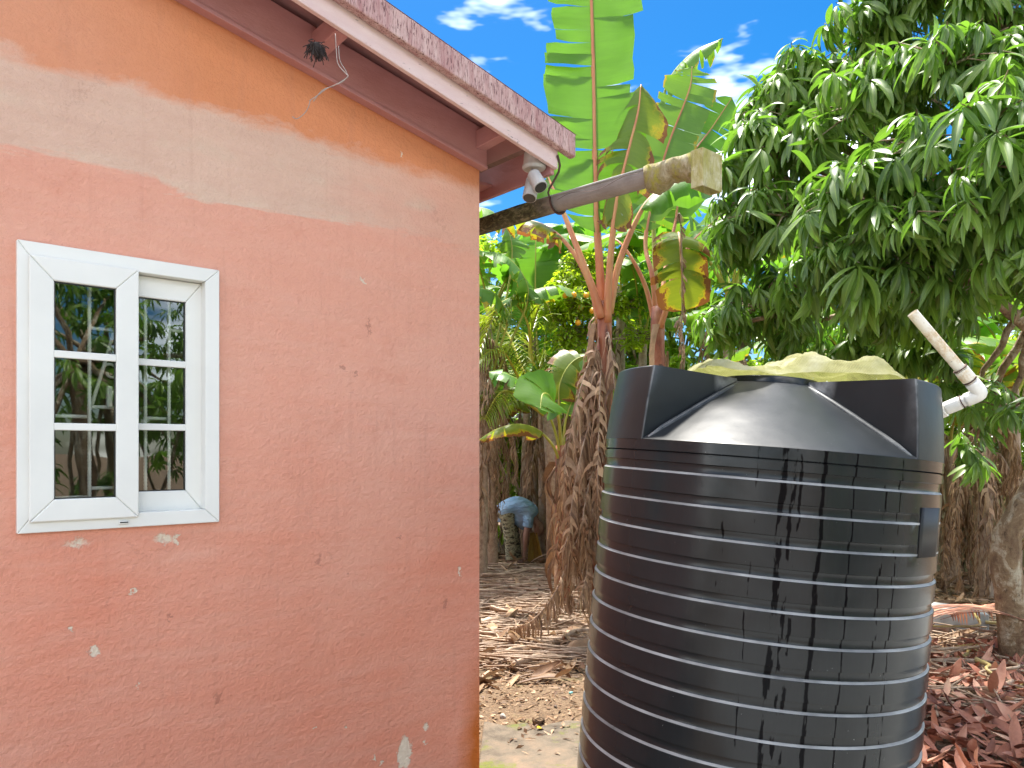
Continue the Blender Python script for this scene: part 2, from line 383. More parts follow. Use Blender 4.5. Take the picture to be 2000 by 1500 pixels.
# side eave
b = MB(); b.box((EX - 0.024, -OF + 0.0245, 2.933 - 0.02), (EX - 0.001, HD, 2.933 + 0.13)); b.build('eave_fascia', MT['soffit'], house, bevel=0.003)
b = MB(); b.box((0.002, T, 2.96), (EX - 0.025, HD, 2.975)); b.build('eave_soffit', MT['soffit'], house)
# lookout blocks between frieze and barge board
for px, bw in ((948, 0.055), (612, 0.06), (250, 0.06), (-150, 0.06)):
    x = wallx(px) if px < 940 else 0.0 - 0.03
    z0 = 2.95 - SW * x + 0.085
    b = MB(); zz = 0.075
    b.prism([(x - bw / 2, -OF + 0.059, z0 - 0.0), (x + bw / 2, -OF + 0.059, z0), (x + bw / 2, -0.046, z0 - 0.01), (x - bw / 2, -0.046, z0 - 0.01),
             (x - bw / 2, -OF + 0.059, z0 + zz), (x + bw / 2, -OF + 0.059, z0 + zz), (x + bw / 2, -0.046, z0 + zz), (x - bw / 2, -0.046, z0 + zz)])
    b.build('lookout_block', MT['soffit'], house, bevel=0.003)

# ------------------------------------------------------------------ sliding window (a part of the house)
def mitred(b, x0, x1, z0, z1, wl_, wr, wb, wt, y0, y1):
    """rectangular frame of four mitred bars"""
    o = [(x0, z0), (x1, z0), (x1, z1), (x0, z1)]; i = [(x0 + wl_, z0 + wb), (x1 - wr, z0 + wb), (x1 - wr, z1 - wt), (x0 + wl_, z1 - wt)]
    g = 0.0004
    for k in range(4):
        A, B, C, D = Vector(o[k]), Vector(o[(k + 1) % 4]), Vector(i[(k + 1) % 4]), Vector(i[k])
        d = (B - A).normalized() * g
        A, D, B, C = A + d, D + d, B - d, C - d
        b.prism([(A.x, y0, A.y), (B.x, y0, B.y), (C.x, y0, C.y), (D.x, y0, D.y), (A.x, y1, A.y), (B.x, y1, B.y), (C.x, y1, C.y), (D.x, y1, D.y)])
fx = lambda px: wallx(px)
b = MB(); mitred(b, WX0, WX1, WZ0, WZ1, 0.038, 0.052, 0.05, 0.05, -0.02, 0.10)
win = b.build('window', MT['pvc'], house, bevel=0.003, fix=True)
# track back so the frame has depth behind the sashes
xm = fx(266)
SZ0, SZ1 = WZ0 + 0.035, WZ1 - 0.045
sx0, sx1 = fx(53), fx(266)
gx0, gx1 = fx(102), fx(222)
b = MB(); mitred(b, sx0, sx1, SZ0, SZ1, gx0 - sx0, sx1 - gx1, 0.072, 0.075, -0.034, -0.0205)
s1 = b.build('sash', MT['pvc'], win, bevel=0.004, fix=True)
rx0, rx1 = fx(252), WX1 - 0.05
hx0, hx1 = fx(262), fx(367)
b = MB(); mitred(b, rx0, rx1, WZ0 + 0.048, WZ1 - 0.052, hx0 - rx0, rx1 - hx1, 0.072, 0.075, 0.022, 0.056)
s2 = b.build('sash', MT['pvc'], win, bevel=0.004, fix=True)
for (a, c, za, zb, y) in ((gx0, gx1, SZ0 + 0.072, SZ1 - 0.075, -0.022), (hx0, hx1, WZ0 + 0.12, WZ1 - 0.127, 0.034)):
    b = MB(); mitred(b, a - 0.002, c + 0.002, za - 0.002, zb + 0.002, 0.006, 0.006, 0.006, 0.006, y - 0.004, y + 0.006); b.build('gasket', MT['gasket'], win)
    hh = (zb - za) / 3.0
    cuts = [za, za + hh * 1.0, za + hh * 2.0, zb]
    for k in range(3):
        b = MB(); b.add([(a, y, cuts[k]), (c, y, cuts[k]), (c, y, cuts[k + 1]), (a, y, cuts[k + 1])], [(0, 1, 2, 3)]); b.build('pane', MT['glass'], win)
    for k in (1, 2):
        b = MB(); b.box((a - 0.001, y - 0.012, cuts[k] - 0.012), (c + 0.001, y - 0.002, cuts[k] + 0.012)); b.build('glazing_bar', MT['pvc'], win, bevel=0.003)
b = MB(); b.box((fx(228), -0.027, WZ0 + 0.012), (fx(248), -0.0202, WZ0 + 0.026)); b.build('drain_cap', MT['pvc'], win, bevel=0.003)
b = MB(); b.box((fx(230), -0.0285, WZ0 + 0.017), (fx(246), -0.0272, WZ0 + 0.021)); b.build('drain_slot', MT['gasket'], win)
# burglar bars of welded, white painted rebar inside the window
gr_y = 0.088
grille = None
def bar(pts, r=0.0065):
    global grille
    b = MB(); pp = [(p[0], gr_y + (0.0 if len(p) < 3 else p[2]), p[1]) for p in pts]; b.tube(pp, r, 8)
    if grille is None: grille = b.build('window_grille', MT['iron'], house, smooth=True)
    else: b.build('bar', MT['iron'], grille, smooth=True)
def ribbed(x):
    bar([(x, WZ0 - 0.01 + k * 0.0065) for k in range(148)])
    o = grille if not grille.children else grille.children[-1]
    return o
gsh = 0.045                                          # the bars sit deeper than the panes, so their columns shift
for px in (158, 320, 272, 213, 372):
    xg = wallx(px) + gsh
    pts = []; rad = []
    for k in range(150):
        pts.append((xg, gr_y, WZ0 - 0.005 + k * 0.0064)); rad.append(0.0072 if k % 2 else 0.0058)
    b = MB(); b.tube(pts, rad, 8)
    if grille is None: grille = b.build('window_grille', MT['iron'], house, smooth=True)
    else: b.build('bar', MT['iron'], grille, smooth=True)
XA, XB, XC, XD, XE = [wallx(p) + gsh for p in (158, 213, 272, 320, 372)]
XL = WX0 + 0.02
for (xa, xb, z) in ((XA, XB, 2.03), (XL, XA, 1.72), (XA, XB, 1.755), (XA, XB, 1.47), (XC, XD, 1.72), (XD, XE, 2.05), (XD, XE, 1.43), (XL, XA, 1.44)):
    bar([(xa, z, 0.012), ((xa + xb) / 2, z, 0.012), (xb, z, 0.012)])
bar([(XA + 0.01, 1.76, 0.012), (XB - 0.005, 2.02, 0.012)])
cx, cz = XB - 0.015, 1.88
bar([(cx - 0.03 * (1 - k / 40) * math.cos(k * 0.25), cz + 0.034 * (1 - k / 40) * math.sin(k * 0.25), 0.014) for k in range(26)], 0.005)
b = MB(); b.box((XB - 0.03, 0.085, 1.755), (XB - 0.012, 0.11, 1.83)); b.build('window_catch', MT['pvc'], win, bevel=0.004)

# ------------------------------------------------------------------ flood light under the eave corner
MT['lightgrey'] = simple('light_grey_plastic', (0.50, 0.49, 0.47), 0.45, 0, 0.12, 8, 0.05)
MT['darklens'] = simple('dark_lens', (0.05, 0.05, 0.05), 0.2, 0, 0.1, 8, 0)
fl = thing('security_light', 'twin-headed grey security light under the pink eave corner', 'outdoor light', at(1043, 322, 3.66))
def cyl(b, a, c, r0, r1=None, seg=16):
    b.tube([a, Vector(a).lerp(Vector(c), 0.5), c], [r0, (r0 + (r1 or r0)) / 2, r1 or r0], seg)
c0 = at(1043, 318, 3.66)
b = MB(); b.tube([c0 + Vector((0, 0, 0.045)), c0 + Vector((0, 0, 0.0)), c0 + Vector((0, 0, -0.022)), c0 + Vector((0, 0, -0.034))], [0.048, 0.05, 0.058, 0.05], 20); b.build('base', MT['lightgrey'], fl, smooth=False, bevel=0.003)
for (pa, pb, pc, dd) in (((1040, 334), (1042, 341), (1056, 366), -0.015), ((1038, 334), (1040, 352), (1034, 387), 0.035)):
    A, B, C = at(*pa, 3.64), at(*pb, 3.62 + dd), at(*pc, 3.58 + dd)
    b = MB(); b.tube([A, B], 0.011, 8); b.build('arm', MT['lightgrey'], fl, smooth=True)
    D = (C - B).normalized()
    b = MB(); b.tube([B - D * 0.006, B, C - D * .012, C], [0.022, 0.031, 0.034, 0.034], 18, cap=True); h = b.build('lamp_head', MT['lightgrey'], fl, bevel=0.002)
    b = MB(); b.tube([C + D * 0.0005, C + D * 0.002], [0.029, 0.029], 18); b.build('lens', MT['darklens'], h)

# ------------------------------------------------------------------ gutter with mossy sleeve and drop box
def gutter_mat():
    M = Mat('aged_gutter_metal'); v = M.co(); Y = M.n('SeparateXYZ', {0: v}).outputs[1]
    n = M.noise(M.co((1, 1, 1)), 9, 7, 0.7, 0.6); f = M.noise(v, 60, 4)
    clean = M.ramp(n, [(0.3, (0.23, 0.215, 0.20)), (0.7, (0.34, 0.325, 0.305))])
    moss = M.ramp(M.noise(M.co((2, 1, 2)), 22, 6, 0.7, 1.0), [(0.38, (0.02, 0.018, 0.014)), (0.52, (0.07, 0.075, 0.03)), (0.66, (0.24, 0.22, 0.13))])
    k = M.n('MapRange', {0: M.math('ADD', Y, M.math('MULTIPLY', M.math('SUBTRACT', n, 0.5), 0.3)), 1: -0.25, 2: -0.10}).outputs[0]
    M.p(Base_Color=M.mix(k, clean, moss), Roughness=0.5, Metallic=0.1); M.bump(M.math('ADD', n, M.math('MULTIPLY', f, .4)), 0.3, 0.005); return M.m
def moss_mat(name, a, bcol, c, scale=14):
    M = Mat(name); v = M.co((1.6, 1.6, 0.8)); n = M.noise(v, scale, 7, 0.7, 0.4); f = M.noise(v, 70, 4, 0.7)
    M.p(Base_Color=M.mix(M.math('MULTIPLY', M.ramp(f, [(0.5, 0), (0.75, 1)]), 0.5), M.ramp(n, [(0.35, a), (0.5, bcol), (0.66, c)]), (0.1, 0.08, 0.03)), Roughness=0.85)
    M.bump(M.math('ADD', n, f), 0.5, 0.008); return M.m
MT['gutter'] = gutter_mat()
MT['sleeve'] = moss_mat('mossy_sleeve', (0.33, 0.31, 0.05), (0.30, 0.255, 0.13), (0.46, 0.42, 0.28))
MT['box'] = moss_mat('mossy_box', (0.30, 0.28, 0.05), (0.40, 0.36, 0.15), (0.55, 0.52, 0.36), 9)
MT['strap'] = simple('rusty_strap', (0.07, 0.028, 0.02), 0.7, 0, 0.4, 30, 0.3)
GX = 0.300
gut = thing('roof_gutter', 'grey rain gutter with mossy end box reaching out over the black tank', 'gutter', (GX, 0, 2.75))
gtop = lambda y: 2.832 + 0.048 * (y / 1.1 if y < 0 else y * 0.25)
def gutter_shell(b, y0, y1, r, dy, n=2, square=False):
    P = []
    for i in range(n):
        y = y0 + (y1 - y0) * i / (n - 1); row = []
        for k in range(13):
            a = math.pi * k / 12
            x_, z_ = math.cos(a) * r, -math.sin(a) * r * 1.25
            row.append((GX + x_, y, gtop(y) + z_ + dy))
        for k in range(13):
            a = math.pi * (12 - k) / 12
            row.append((GX + math.cos(a) * (r - 0.004), y, gtop(y) - math.sin(a) * (r - 0.004) * 1.25 + dy))
        P.append(row)
    b.grid(P, close=True); k = b.n - 26 * n
    for off in (0, 26 * (n - 1)):
        for j in range(12): b.f.append((k + off + j, k + off + j + 1, k + off + 24 - j, k + off + 25 - j))
b = MB(); gutter_shell(b, 6.5, -0.98, 0.049, 0.0, 12); b.build('channel', MT['gutter'], gut, fix=True)
for s_ in (-1, 1):
    b = MB(); b.tube([(GX + s_ * 0.048, y, gtop(y) + 0.002) for y in (6.5, 3, 0, -0.97)], 0.0065, 6); b.build('rolled_lip', MT['gutter'], gut, smooth=True)
b = MB(); P = []
for i in range(9):
    y = -0.81 - 0.25 * i / 8; row = []
    rr = 0.060 + 0.005 * math.sin(i * 1.7)
    for k in range(15):
        a = math.pi * k / 14; row.append((GX + math.cos(a) * rr + .003 * math.sin(3 * i + k), y, gtop(y) + 0.008 - math.sin(a) ** 0.75 * (0.088 + 0.016 * math.sin(i * 0.9 + 1) + 0.010 * math.sin(i * 2.3 + k * .8))))
    P.append(row)
b.grid(P); sl = b.build('sleeve', MT['sleeve'], gut, smooth=True)
m = sl.modifiers.new('thick', 'SOLIDIFY'); m.thickness = 0.005; m.offset = 0
y0, y1 = -1.055, -1.112; zt_ = gtop(-1.08) + 0.012
b = MB()
for lo, hi in (((GX - 0.066, y1, zt_ - 0.15), (GX - 0.059, y0, zt_)), ((GX + 0.059, y1, zt_ - 0.15), (GX + 0.066, y0, zt_)), ((GX - 0.0585, y1 + .001, zt_ - 0.15), (GX + 0.0585, y1 + 0.007, zt_)), ((GX - 0.0585, y0 - 0.007, zt_ - 0.15), (GX + 0.0585, y0 - .001, zt_ - 0.12)), ((GX - 0.0585, y1 + .0075, zt_ - 0.008), (GX + 0.0585, y0 - .0012, zt_ - 0.001))): b.box(lo, hi)
b.build('drop_box', MT['box'], gut, bevel=0.0015)
b = MB(); ys = -0.235
pts = [(EX - 0.01, -OF - 0.006, 2.995), (EX + 0.02, -OF + 0.01, 2.94), (GX - 0.062, ys, gtop(ys) + 0.03)]
for k in range(9):
    a = math.pi * k / 8; pts.append((GX - math.cos(a) * 0.056, ys, gtop(ys) - math.sin(a) * 0.070))
b.tube(spline(pts, 30), 0.009, 6, squash=0.5); b.build('hanger_strap', MT['strap'], gut, smooth=True)
b = MB(); b.tube(spline([(GX - 0.067, -0.3 - 0.07 * k, gtop(-.3) - 0.03 + 0.012 * math.sin(k * 1.3) - .002 * k) for k in range(8)], 40), 0.0012, 4); b.build('tendril', MT['strap'], gut)

# ------------------------------------------------------------------ loose wire and fibre clump under the eave
MT['wire'] = simple('frayed_grey_wire', (0.36, 0.31, 0.28), 0.6, 0, 0.2, 30, 0.1)
wr = thing('loose_wire', 'thin frayed wire dangling under the pink eave', 'wire', at(665, 100, 2.75))
for k, pts in enumerate(([(655, 66), (657, 100), (660, 124), (672, 140), (680, 148)], [(661, 90), (664, 118), (674, 136), (680, 148)], [(680, 148), (668, 160), (640, 172), (622, 185), (604, 197)], [(680, 150), (655, 166), (630, 176), (612, 198)], [(606, 196), (602, 210), (594, 222), (580, 232), (571, 228)])):
    b = MB(); b.tube(spline([at(p[0], p[1], 2.70 + 0.02 * k) for p in pts], 24), 0.0016, 5); b.build('strand', MT['wire'], wr, smooth=True)
MT['fibre'] = simple('dark_fibres', (0.035, 0.025, 0.022), 0.9, 0, 0.4, 30, 0)
random.seed(4)
b = MB(); c0 = at(618, 96, 2.72)
for k in range(130):
    a = Vector((random.uniform(-.024, .024), random.uniform(-.02, .02), random.uniform(-.012, .02))); d = Vector((random.gauss(0, 0.008), random.gauss(0, 0.008), -random.uniform(0.008, 0.034)))
    b.tube([c0 + a, c0 + a * 1.3 + d * 0.6, c0 + a * 1.4 + d], 0.0016, 4)
b.sphere(c0, (0.026, 0.022, 0.024), 6, 8)
tag(b.build('nest', MT['fibre']), 'dark fibrous insect nest stuck to the eave block', 'nest')
# ------------------------------------------------------------------ black water tank
def tank_mat(streaks=True):
    M = Mat('black_polyethylene'); uvn = M.n('UVMap').outputs[0]
    def uvs(sx, sy, lx=0.0): return M.n('Mapping', {'Vector': uvn, 'Scale': (sx, sy, 1), 'Location': (lx, 0, 0)}).outputs[0]
    v = M.co()
    dust = M.noise(uvs(2.2, 1.4), 1.6, 5, 0.55, 0.4); film = M.noise(uvs(34, 0.5), 1.5, 5, 0.7, 0.2)
    sp_ = M.n('SeparateXYZ', {0: uvn}); Uc, Vc = sp_.outputs[0], sp_.outputs[1]
    wob = M.math('MULTIPLY', M.math('SUBTRACT', M.noise(uvs(14, 4.0), 1.6, 4, 0.6), 0.5), 0.030)
    brk = M.noise(uvs(16, 3.6, 5.0), 2.0, 3, 0.6); wet = None
    for (u0, w0, hi_, thr) in ((0.062, 0.011, 1.59, 0.46), (0.092, 0.008, 1.59, 0.50), (0.115, 0.006, 1.58, 0.52), (0.185, 0.0075, 1.59, 0.36), (0.285, 0.0035, 1.60, 0.30), (-0.115, 0.006, 1.50, 0.60), (0.40, 0.004, 1.56, 0.45), (0.46, 0.003, 1.5, 0.4), (-0.02, 0.003, 1.4, 0.55)):
        a_ = M.math('ABSOLUTE', M.math('SUBTRACT', M.math('ADD', Uc, wob), u0)); m_ = M.n('MapRange', {0: a_, 1: w0, 2: w0 * 0.7}).outputs[0]
        m_ = M.math('MULTIPLY', m_, M.n('MapRange', {0: brk, 1: thr, 2: thr + 0.03}).outputs[0]); wet = m_ if wet is None else M.math('MAXIMUM', wet, m_)
    scr = M.n('TexVoronoi', {'Vector': M.n('Mapping', {'Vector': uvn, 'Scale': (17, 9, 1), 'Rotation': (0, 0, 0.9)}).outputs[0], 'Scale': 1.6, 'Randomness': 1.0}).outputs['Distance']
    specks = M.math('MAXIMUM', M.ramp(M.noise(uvs(40, 16), 2.6, 3, 0.8), [(0.72, 0), (0.75, 1)]), M.ramp(M.noise(uvs(90, 9, 4.0), 1.5, 3, 0.8), [(0.74, 0), (0.77, 1)]))
    d = M.math('ADD', M.math('MULTIPLY', M.ramp(dust, [(0.35, 0), (0.7, 1)]), 0.6), M.math('MULTIPLY', M.ramp(film, [(0.5, 0), (0.8, 1)]), 0.22), True)
    if not streaks:
        d = M.math('ADD', M.math('MULTIPLY', M.ramp(M.noise(v, 5, 5, 0.6), [(0.4, 0), (0.75, 1)]), 0.5), 0.1); wet = 0.0
    d = M.math('ADD', M.math('MULTIPLY', d, 0.65), 0.35); d = M.math('MULTIPLY', d, M.math('SUBTRACT', 1.0, wet))
    c = M.mix(d, (0.006, 0.0075, 0.009), (0.020, 0.024, 0.027))
    c = M.mix(M.math('MULTIPLY', specks, 0.7), c, (0.42, 0.44, 0.44))
    c = M.mix(M.math('MULTIPLY', wet, 0.9), c, (0.003, 0.003, 0.004))
    if not streaks:
        pt = M.n('NewGeometry').outputs['Pointiness']; c = M.mix(M.math('MULTIPLY', M.ramp(pt, [(0.53, 0), (0.60, 1)]), M.ramp(M.noise(v, 18, 4), [(0.3, 0.2), (0.6, 0.9)])), c, (0.30, 0.31, 0.31))
    M.p(Base_Color=c, Roughness=M.math('ADD', M.math('MULTIPLY', d, 0.16), 0.13 if streaks else 0.30), Specular_IOR_Level=M.math('SUBTRACT', 0.34, M.math('MULTIPLY', wet, 0.27)))
    M.bump(M.math('ADD', M.noise(v, 4.5, 2), M.math('MULTIPLY', M.noise(v, 70, 3), 0.04)), 0.22, 0.02); return M.m
MT['tank'] = tank_mat(); MT['tanktop'] = tank_mat(False)
MT['ledge'] = simple('scuffed_ledge_sheen', (0.27, 0.27, 0.265), 0.5, 0, 0.6, 7, 0.1)  # sky reflection painted into the pale colour of the scuffed, dusty ledges
MT['tankplain'] = simple('tank_label_black', (0.002, 0.002, 0.0025), 0.55, 0, 0.2, 8, 0.02)
TR, TZC, TZT = 0.618, 1.605, 1.870
TPOS = CAM + 3.02 * FWD + 0.858 * RGT; TPOS.z = 0.0
tank = thing('water_tank', 'large black ribbed plastic water tank leaning slightly beside the house', 'water tank', TPOS)
lean = Matrix.Rotation(math.radians(4.7), 4, FWD)
TX = Matrix.Translation(TPOS) @ lean
face = math.atan2(-FWD.y - 0.32 * RGT.y, -FWD.x - 0.32 * RGT.x)      # towards the camera
THN = 160
def tpt(th, r, z): return TX @ Vector((r * math.cos(th), r * math.sin(th), z))
def ang(th):                                        # signed angle from camera facing, positive to the right
    a = (th - face + math.pi) % (2 * math.pi) - math.pi
    return a
# ribs: recessed grooves whose lower flank faces the sky
prof = [(0.0, 0, 0)]
pitch = 0.1025; z = 1.506; zs = []
while z > 0.1: zs.append(z); z -= pitch
prof = []
for z0 in reversed(zs):
    prof += [(z0 - 0.0120, 0.0, z0), (z0 - 0.0110, 0.0008, z0), (z0 - 0.0040, 0.0080, z0), (z0 - 0.001, 0.0090, z0), (z0 + 0.020, 0.008, z0), (z0 + 0.024, 0.0075, z0), (z0 + 0.0265, 0.0, z0), (z0 + 0.055, 0.0, z0)]
rows = [(0.0, 0.02, 9), (0.03, 0.0, 9)] + prof + [(1.553, 0.0, 9), (1.557, 0.006, 9), (1.564, 0.006, 9), (1.569, 0.0, 9), (TZC, 0.0, 9)]
b = MB(); P, uv = [], []
for (z, dr, z0) in rows:
    row = []
    for k in range(THN):
        th = 2 * math.pi * k / THN; a = ang(th); g = 1.0
        if 1.26 < z0 < 1.44 and abs(a - 1.14) < 0.30:           # flat panel that carries the label
            g = min(1.0, max(0.0, (abs(a - 1.14) - 0.23) / 0.04))
        taper = 1.0 + 0.012 * (1 - z / TZC)
        dent = 0.006 * math.exp(-((a + 0.15) / 0.5) ** 2 - ((z - 1.15) / 0.25) ** 2) + 0.003 * math.sin(2 * a + z * 2)
        row.append(tuple(tpt(th, TR * taper - dr * g - dent, z))); uv.append((a * TR, z))
    P.append(row)
b.grid(P, uv, close=True); body = b.build('body', MT['tank'], tank, smooth=True); body.data.set_sharp_from_angle(angle=math.radians(24))
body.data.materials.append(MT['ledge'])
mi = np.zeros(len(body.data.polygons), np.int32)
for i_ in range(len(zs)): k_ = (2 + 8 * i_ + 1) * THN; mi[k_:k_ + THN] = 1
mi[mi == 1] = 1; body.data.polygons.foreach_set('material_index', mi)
# shoulder: raised buttresses between cone-shaped hollows
NR = 0.175; OPEN = math.radians(46); OFFA = math.radians(4.0)
def opening(th):
    a = ang(th) - OFFA
    for c in (0.0, math.pi):
        d = abs((a - c + math.pi) % (2 * math.pi) - math.pi)
        if d <= OPEN + 1e-6: return True
    return False
ths = sorted(set([round(face + OFFA + c + s * OPEN, 6) for c in (0, math.pi) for s in (-1, 1)]))
def arc(a0, a1, n): return [a0 + (a1 - a0) * i / n for i in range(n + 1)]
bm = bmesh.new()
def vv(th, r, z): return bm.verts.new(tpt(th, r, z))
def rowv(ths_, r, z): return [vv(t, r, z) for t in ths_]
def skin(A, B):
    for i in range(len(A) - 1): bm.faces.new((A[i], A[i + 1], B[i + 1], B[i]))
for c in (0.0, math.pi):
    A = arc(face + OFFA + c - OPEN, face + OFFA + c + OPEN, 30)          # hollow: cone
    R_ = [rowv(A, TR, TZC), rowv(A, TR - 0.004, TZC + 0.004)] + [rowv(A, TR + (NR - TR) * k / 6 , TZC + 0.004 + (TZT - 0.012 - TZC) * k / 6) for k in range(1, 7)]
    for i in range(len(R_) - 1): skin(R_[i], R_[i + 1])
    B_ = arc(face + OFFA + c + OPEN, face + OFFA + c + 2 * math.pi - math.pi - OPEN, 24)   # buttress: upright wall and flat top
    R2 = [rowv(B_, TR, TZC), rowv(B_, TR - 0.010, TZC + 0.13), rowv(B_, TR - 0.028, TZT)] + [rowv(B_, TR - 0.028 + (NR - TR + 0.028) * k / 4, TZT) for k in range(1, 5)]
    for i in range(len(R2) - 1): skin(R2[i], R2[i + 1])
    for th in (B_[0], B_[-1]):                                           # upright radial cheeks
        low = [vv(th, TR + (NR - TR) * k / 6, TZC + (0.004 if k else 0) + (TZT - 0.012 - TZC) * k / 6) for k in range(7)]
        top = [vv(th, (TR - 0.028) + (NR - TR + 0.028) * k / 6, TZT) for k in range(7)]
        mid = vv(th, TR - 0.010, TZC + 0.13)
        bm.faces.new((low[0], low[1], top[1], top[0], mid))
        for k in range(1, 6): bm.faces.new((low[k], low[k + 1], top[k + 1], top[k]))
bmesh.ops.remove_doubles(bm, verts=bm.verts, dist=0.003)
bmesh.ops.recalc_face_normals(bm, faces=bm.faces)
me = bpy.data.meshes.new('shoulder'); bm.to_mesh(me); bm.free()
uvl = me.uv_layers.new(name='UVMap')
TXI = TX.inverted()
for lp in me.loops:
    p_ = TXI @ me.vertices[lp.vertex_index].co; uvl.data[lp.index].uv = (ang(math.atan2(p_.y, p_.x)) * TR, p_.z + 0.5 * (TR - math.hypot(p_.x, p_.y)))
sh = link('shoulder', me, MT['tanktop'], tank, smooth=True)
bv = sh.modifiers.new('bevel', 'BEVEL'); bv.width = 0.018; bv.segments = 3; bv.limit_method = 'ANGLE'; bv.angle_limit = math.radians(28)
for s_ in (-1, 1):                                  # moulded flange along the foot of each cheek
    th_ = face + OFFA + s_ * (OPEN - 0.030); pts_ = []
    for k in range(9):
        q_ = k / 8; r_ = TR - 0.012 + (NR + 0.02 - TR + 0.012) * q_; pts_.append(tpt(th_ - s_ * 0.02 * q_ * TR / r_, r_, TZC + 0.002 + (TZT - 0.012 - TZC) * (TR - r_) / (TR - NR)))
    b = MB(); b.tube(pts_, [0.004, 0.011, 0.013, 0.013, 0.013, 0.013, 0.012, 0.010, 0.004], 12); b.build('flange', MT['tanktop'], tank, smooth=True)
wn_ = sh.modifiers.new('wn', 'WEIGHTED_NORMAL'); wn_.keep_sharp = True
def ring(name, prof_, mat, n=48):
    b = MB(); P, uv = [], []
    for (r, z) in prof_:
        P.append([tuple(tpt(2 * math.pi * k / n, r, z)) for k in range(n)]); uv += [(k * 0.1, z) for k in range(n)]
    b.grid(P, uv, close=True); return b.build(name, mat, tank, smooth=True, bevel=0.003)
ring('neck', [(NR + 0.006, TZT - 0.03), (NR + 0.004, TZT + 0.012), (NR - 0.012, TZT + 0.014), (NR - 0.014, TZT - 0.03)], MT['tank'])
ring('lid', [(0.002, TZT + 0.020), (NR - 0.035, TZT + 0.018), (NR - 0.030, TZT + 0.010), (NR - 0.02, TZT + 0.002)], MT['tankplain'])
# label plate on the flat panel
b = MB(); P, uv = [], []
for k in range(9):
    th = face + 0.93 + 0.27 * k / 8
    P.append([tuple(tpt(th, TR + 0.0075, 1.285)), tuple(tpt(th, TR + 0.0075, 1.450))]); uv += [(k / 8, 0), (k / 8, 1)]
b.grid(P, uv); lab = b.build('label_plate', MT['tankplain'], tank, smooth=True); lab['label'] = 'blank glossy black panel on the tank side'
sm = lab.modifiers.new('thick', 'SOLIDIFY'); sm.thickness = 0.004; sm.offset = 1

# ------------------------------------------------------------------ overflow pipe
def pvc_mat():
    M = Mat('stained_pvc'); v = M.co(); n = M.noise(v, 16, 6, 0.7); up = M.noise(v, 45, 4, 0.7)
    c = M.mix(M.ramp(n, [(0.5, 0), (0.68, 1)]), (0.74, 0.69, 0.58), (0.50, 0.30, 0.08)); c = M.mix(M.ramp(up, [(0.66, 0), (0.72, 1)]), c, (0.12, 0.07, 0.03))
    M.p(Base_Color=c, Roughness=0.45); M.bump(n, 0.15, 0.004); return M.m
MT['pipe'] = pvc_mat()
MT['pipewhite'] = simple('white_pvc_fitting', (0.76, 0.74, 0.68), 0.4, 0, 0.12, 14, 0.08)
A, B, C, D = at(1840, 801, 2.92), at(1878, 787, 2.87), at(1917, 769, 2.83), at(1782, 611, 2.83)
pp = thing('overflow_pipe', 'stained white plastic pipe elbow sticking up from the tank shoulder', 'pipe', A)
dn = (D - C).normalized(); dl = (A - C).normalized()
b = MB(); b.tube([C, C + dl * 0.05, A], [0.0215] * 3, 16); b.build('outlet_pipe', MT['pipewhite'], pp, smooth=True)
b = MB(); b.tube([C + dn * 0.03, C + dn * 0.2, D], [0.0195] * 3, 16, cap=False); b.build('riser', MT['pipe'], pp, smooth=True)
b = MB(); b.tube(spline([C + dl * 0.055, C + dl * 0.022, C + (dl + dn) * 0.004, C + dn * 0.022, C + dn * 0.055], 14), 0.0255, 16); b.build('elbow', MT['pipewhite'], pp, smooth=True)
for (a, c) in ((C + dl * 0.075, C + dl * 0.125), (C + dn * 0.068, C + dn * 0.115)):
    b = MB(); b.tube([a, a.lerp(c, .5), c], 0.0255, 16); b.build('coupling', MT['pipewhite'] if (a - C).dot(dl) > .05 else MT['pipe'], pp, bevel=0.002)
b = MB(); b.tube([A - dl * 0.012, A - dl * 0.002, A + dl * 0.02], 0.03, 16); b.build('collar', MT['pipewhite'], pp, bevel=0.003)
for t_, ax in ((C + dl * 0.13, dl), (C + dl * 0.066, dl), (C + dn * 0.062, dn), (C + dn * 0.12, dn)):
    b = MB(); b.tube([t_, t_ + ax * 0.0015, t_ + ax * 0.003], 0.0260, 16); b.build('joint_ring', MT['strap'], pp)

# ------------------------------------------------------------------ crumpled shade net over the inlet
def net_mat():
    M = Mat('shade_net'); uvn = M.n('UVMap').outputs[0]; v = M.co(); n = M.noise(v, 7, 5, 0.6)
    M.p(Base_Color=M.ramp(n, [(0.35, (0.19, 0.18, 0.035)), (0.52, (0.28, 0.275, 0.10)), (0.70, (0.42, 0.41, 0.26))]), Roughness=0.7)
    w = M.n('TexWave', {'Vector': uvn, 'Scale': 34.0, 'Distortion': 1.2}, wave_type='BANDS', bands_direction='X').outputs['Fac']; w2 = M.n('TexWave', {'Vector': uvn, 'Scale': 60.0}, wave_type='BANDS', bands_direction='Y').outputs['Fac']
    M.bump(M.math('MAXIMUM', w, w2), 0.4, 0.003)
    tr = M.n('BsdfTranslucent', {'Color': (0.34, 0.345, 0.11)}); mx = M.n('MixShader', {0: 0.35, 1: M.b.outputs[0], 2: tr.outputs[0]})
    tp = M.n('BsdfTransparent'); hole = M.math('MULTIPLY', M.ramp(M.math('MAXIMUM', w, w2), [(0.45, 1), (0.75, 0)]), 0.42)
    m2 = M.n('MixShader', {0: hole, 1: mx.outputs[0], 2: tp.outputs[0]}); M.nt.links.new(m2.outputs[0], M.out.inputs[0]); return M.m
MT['net'] = net_mat()
b = MB(); P, uv = [], []; NI, NJ = 64, 40
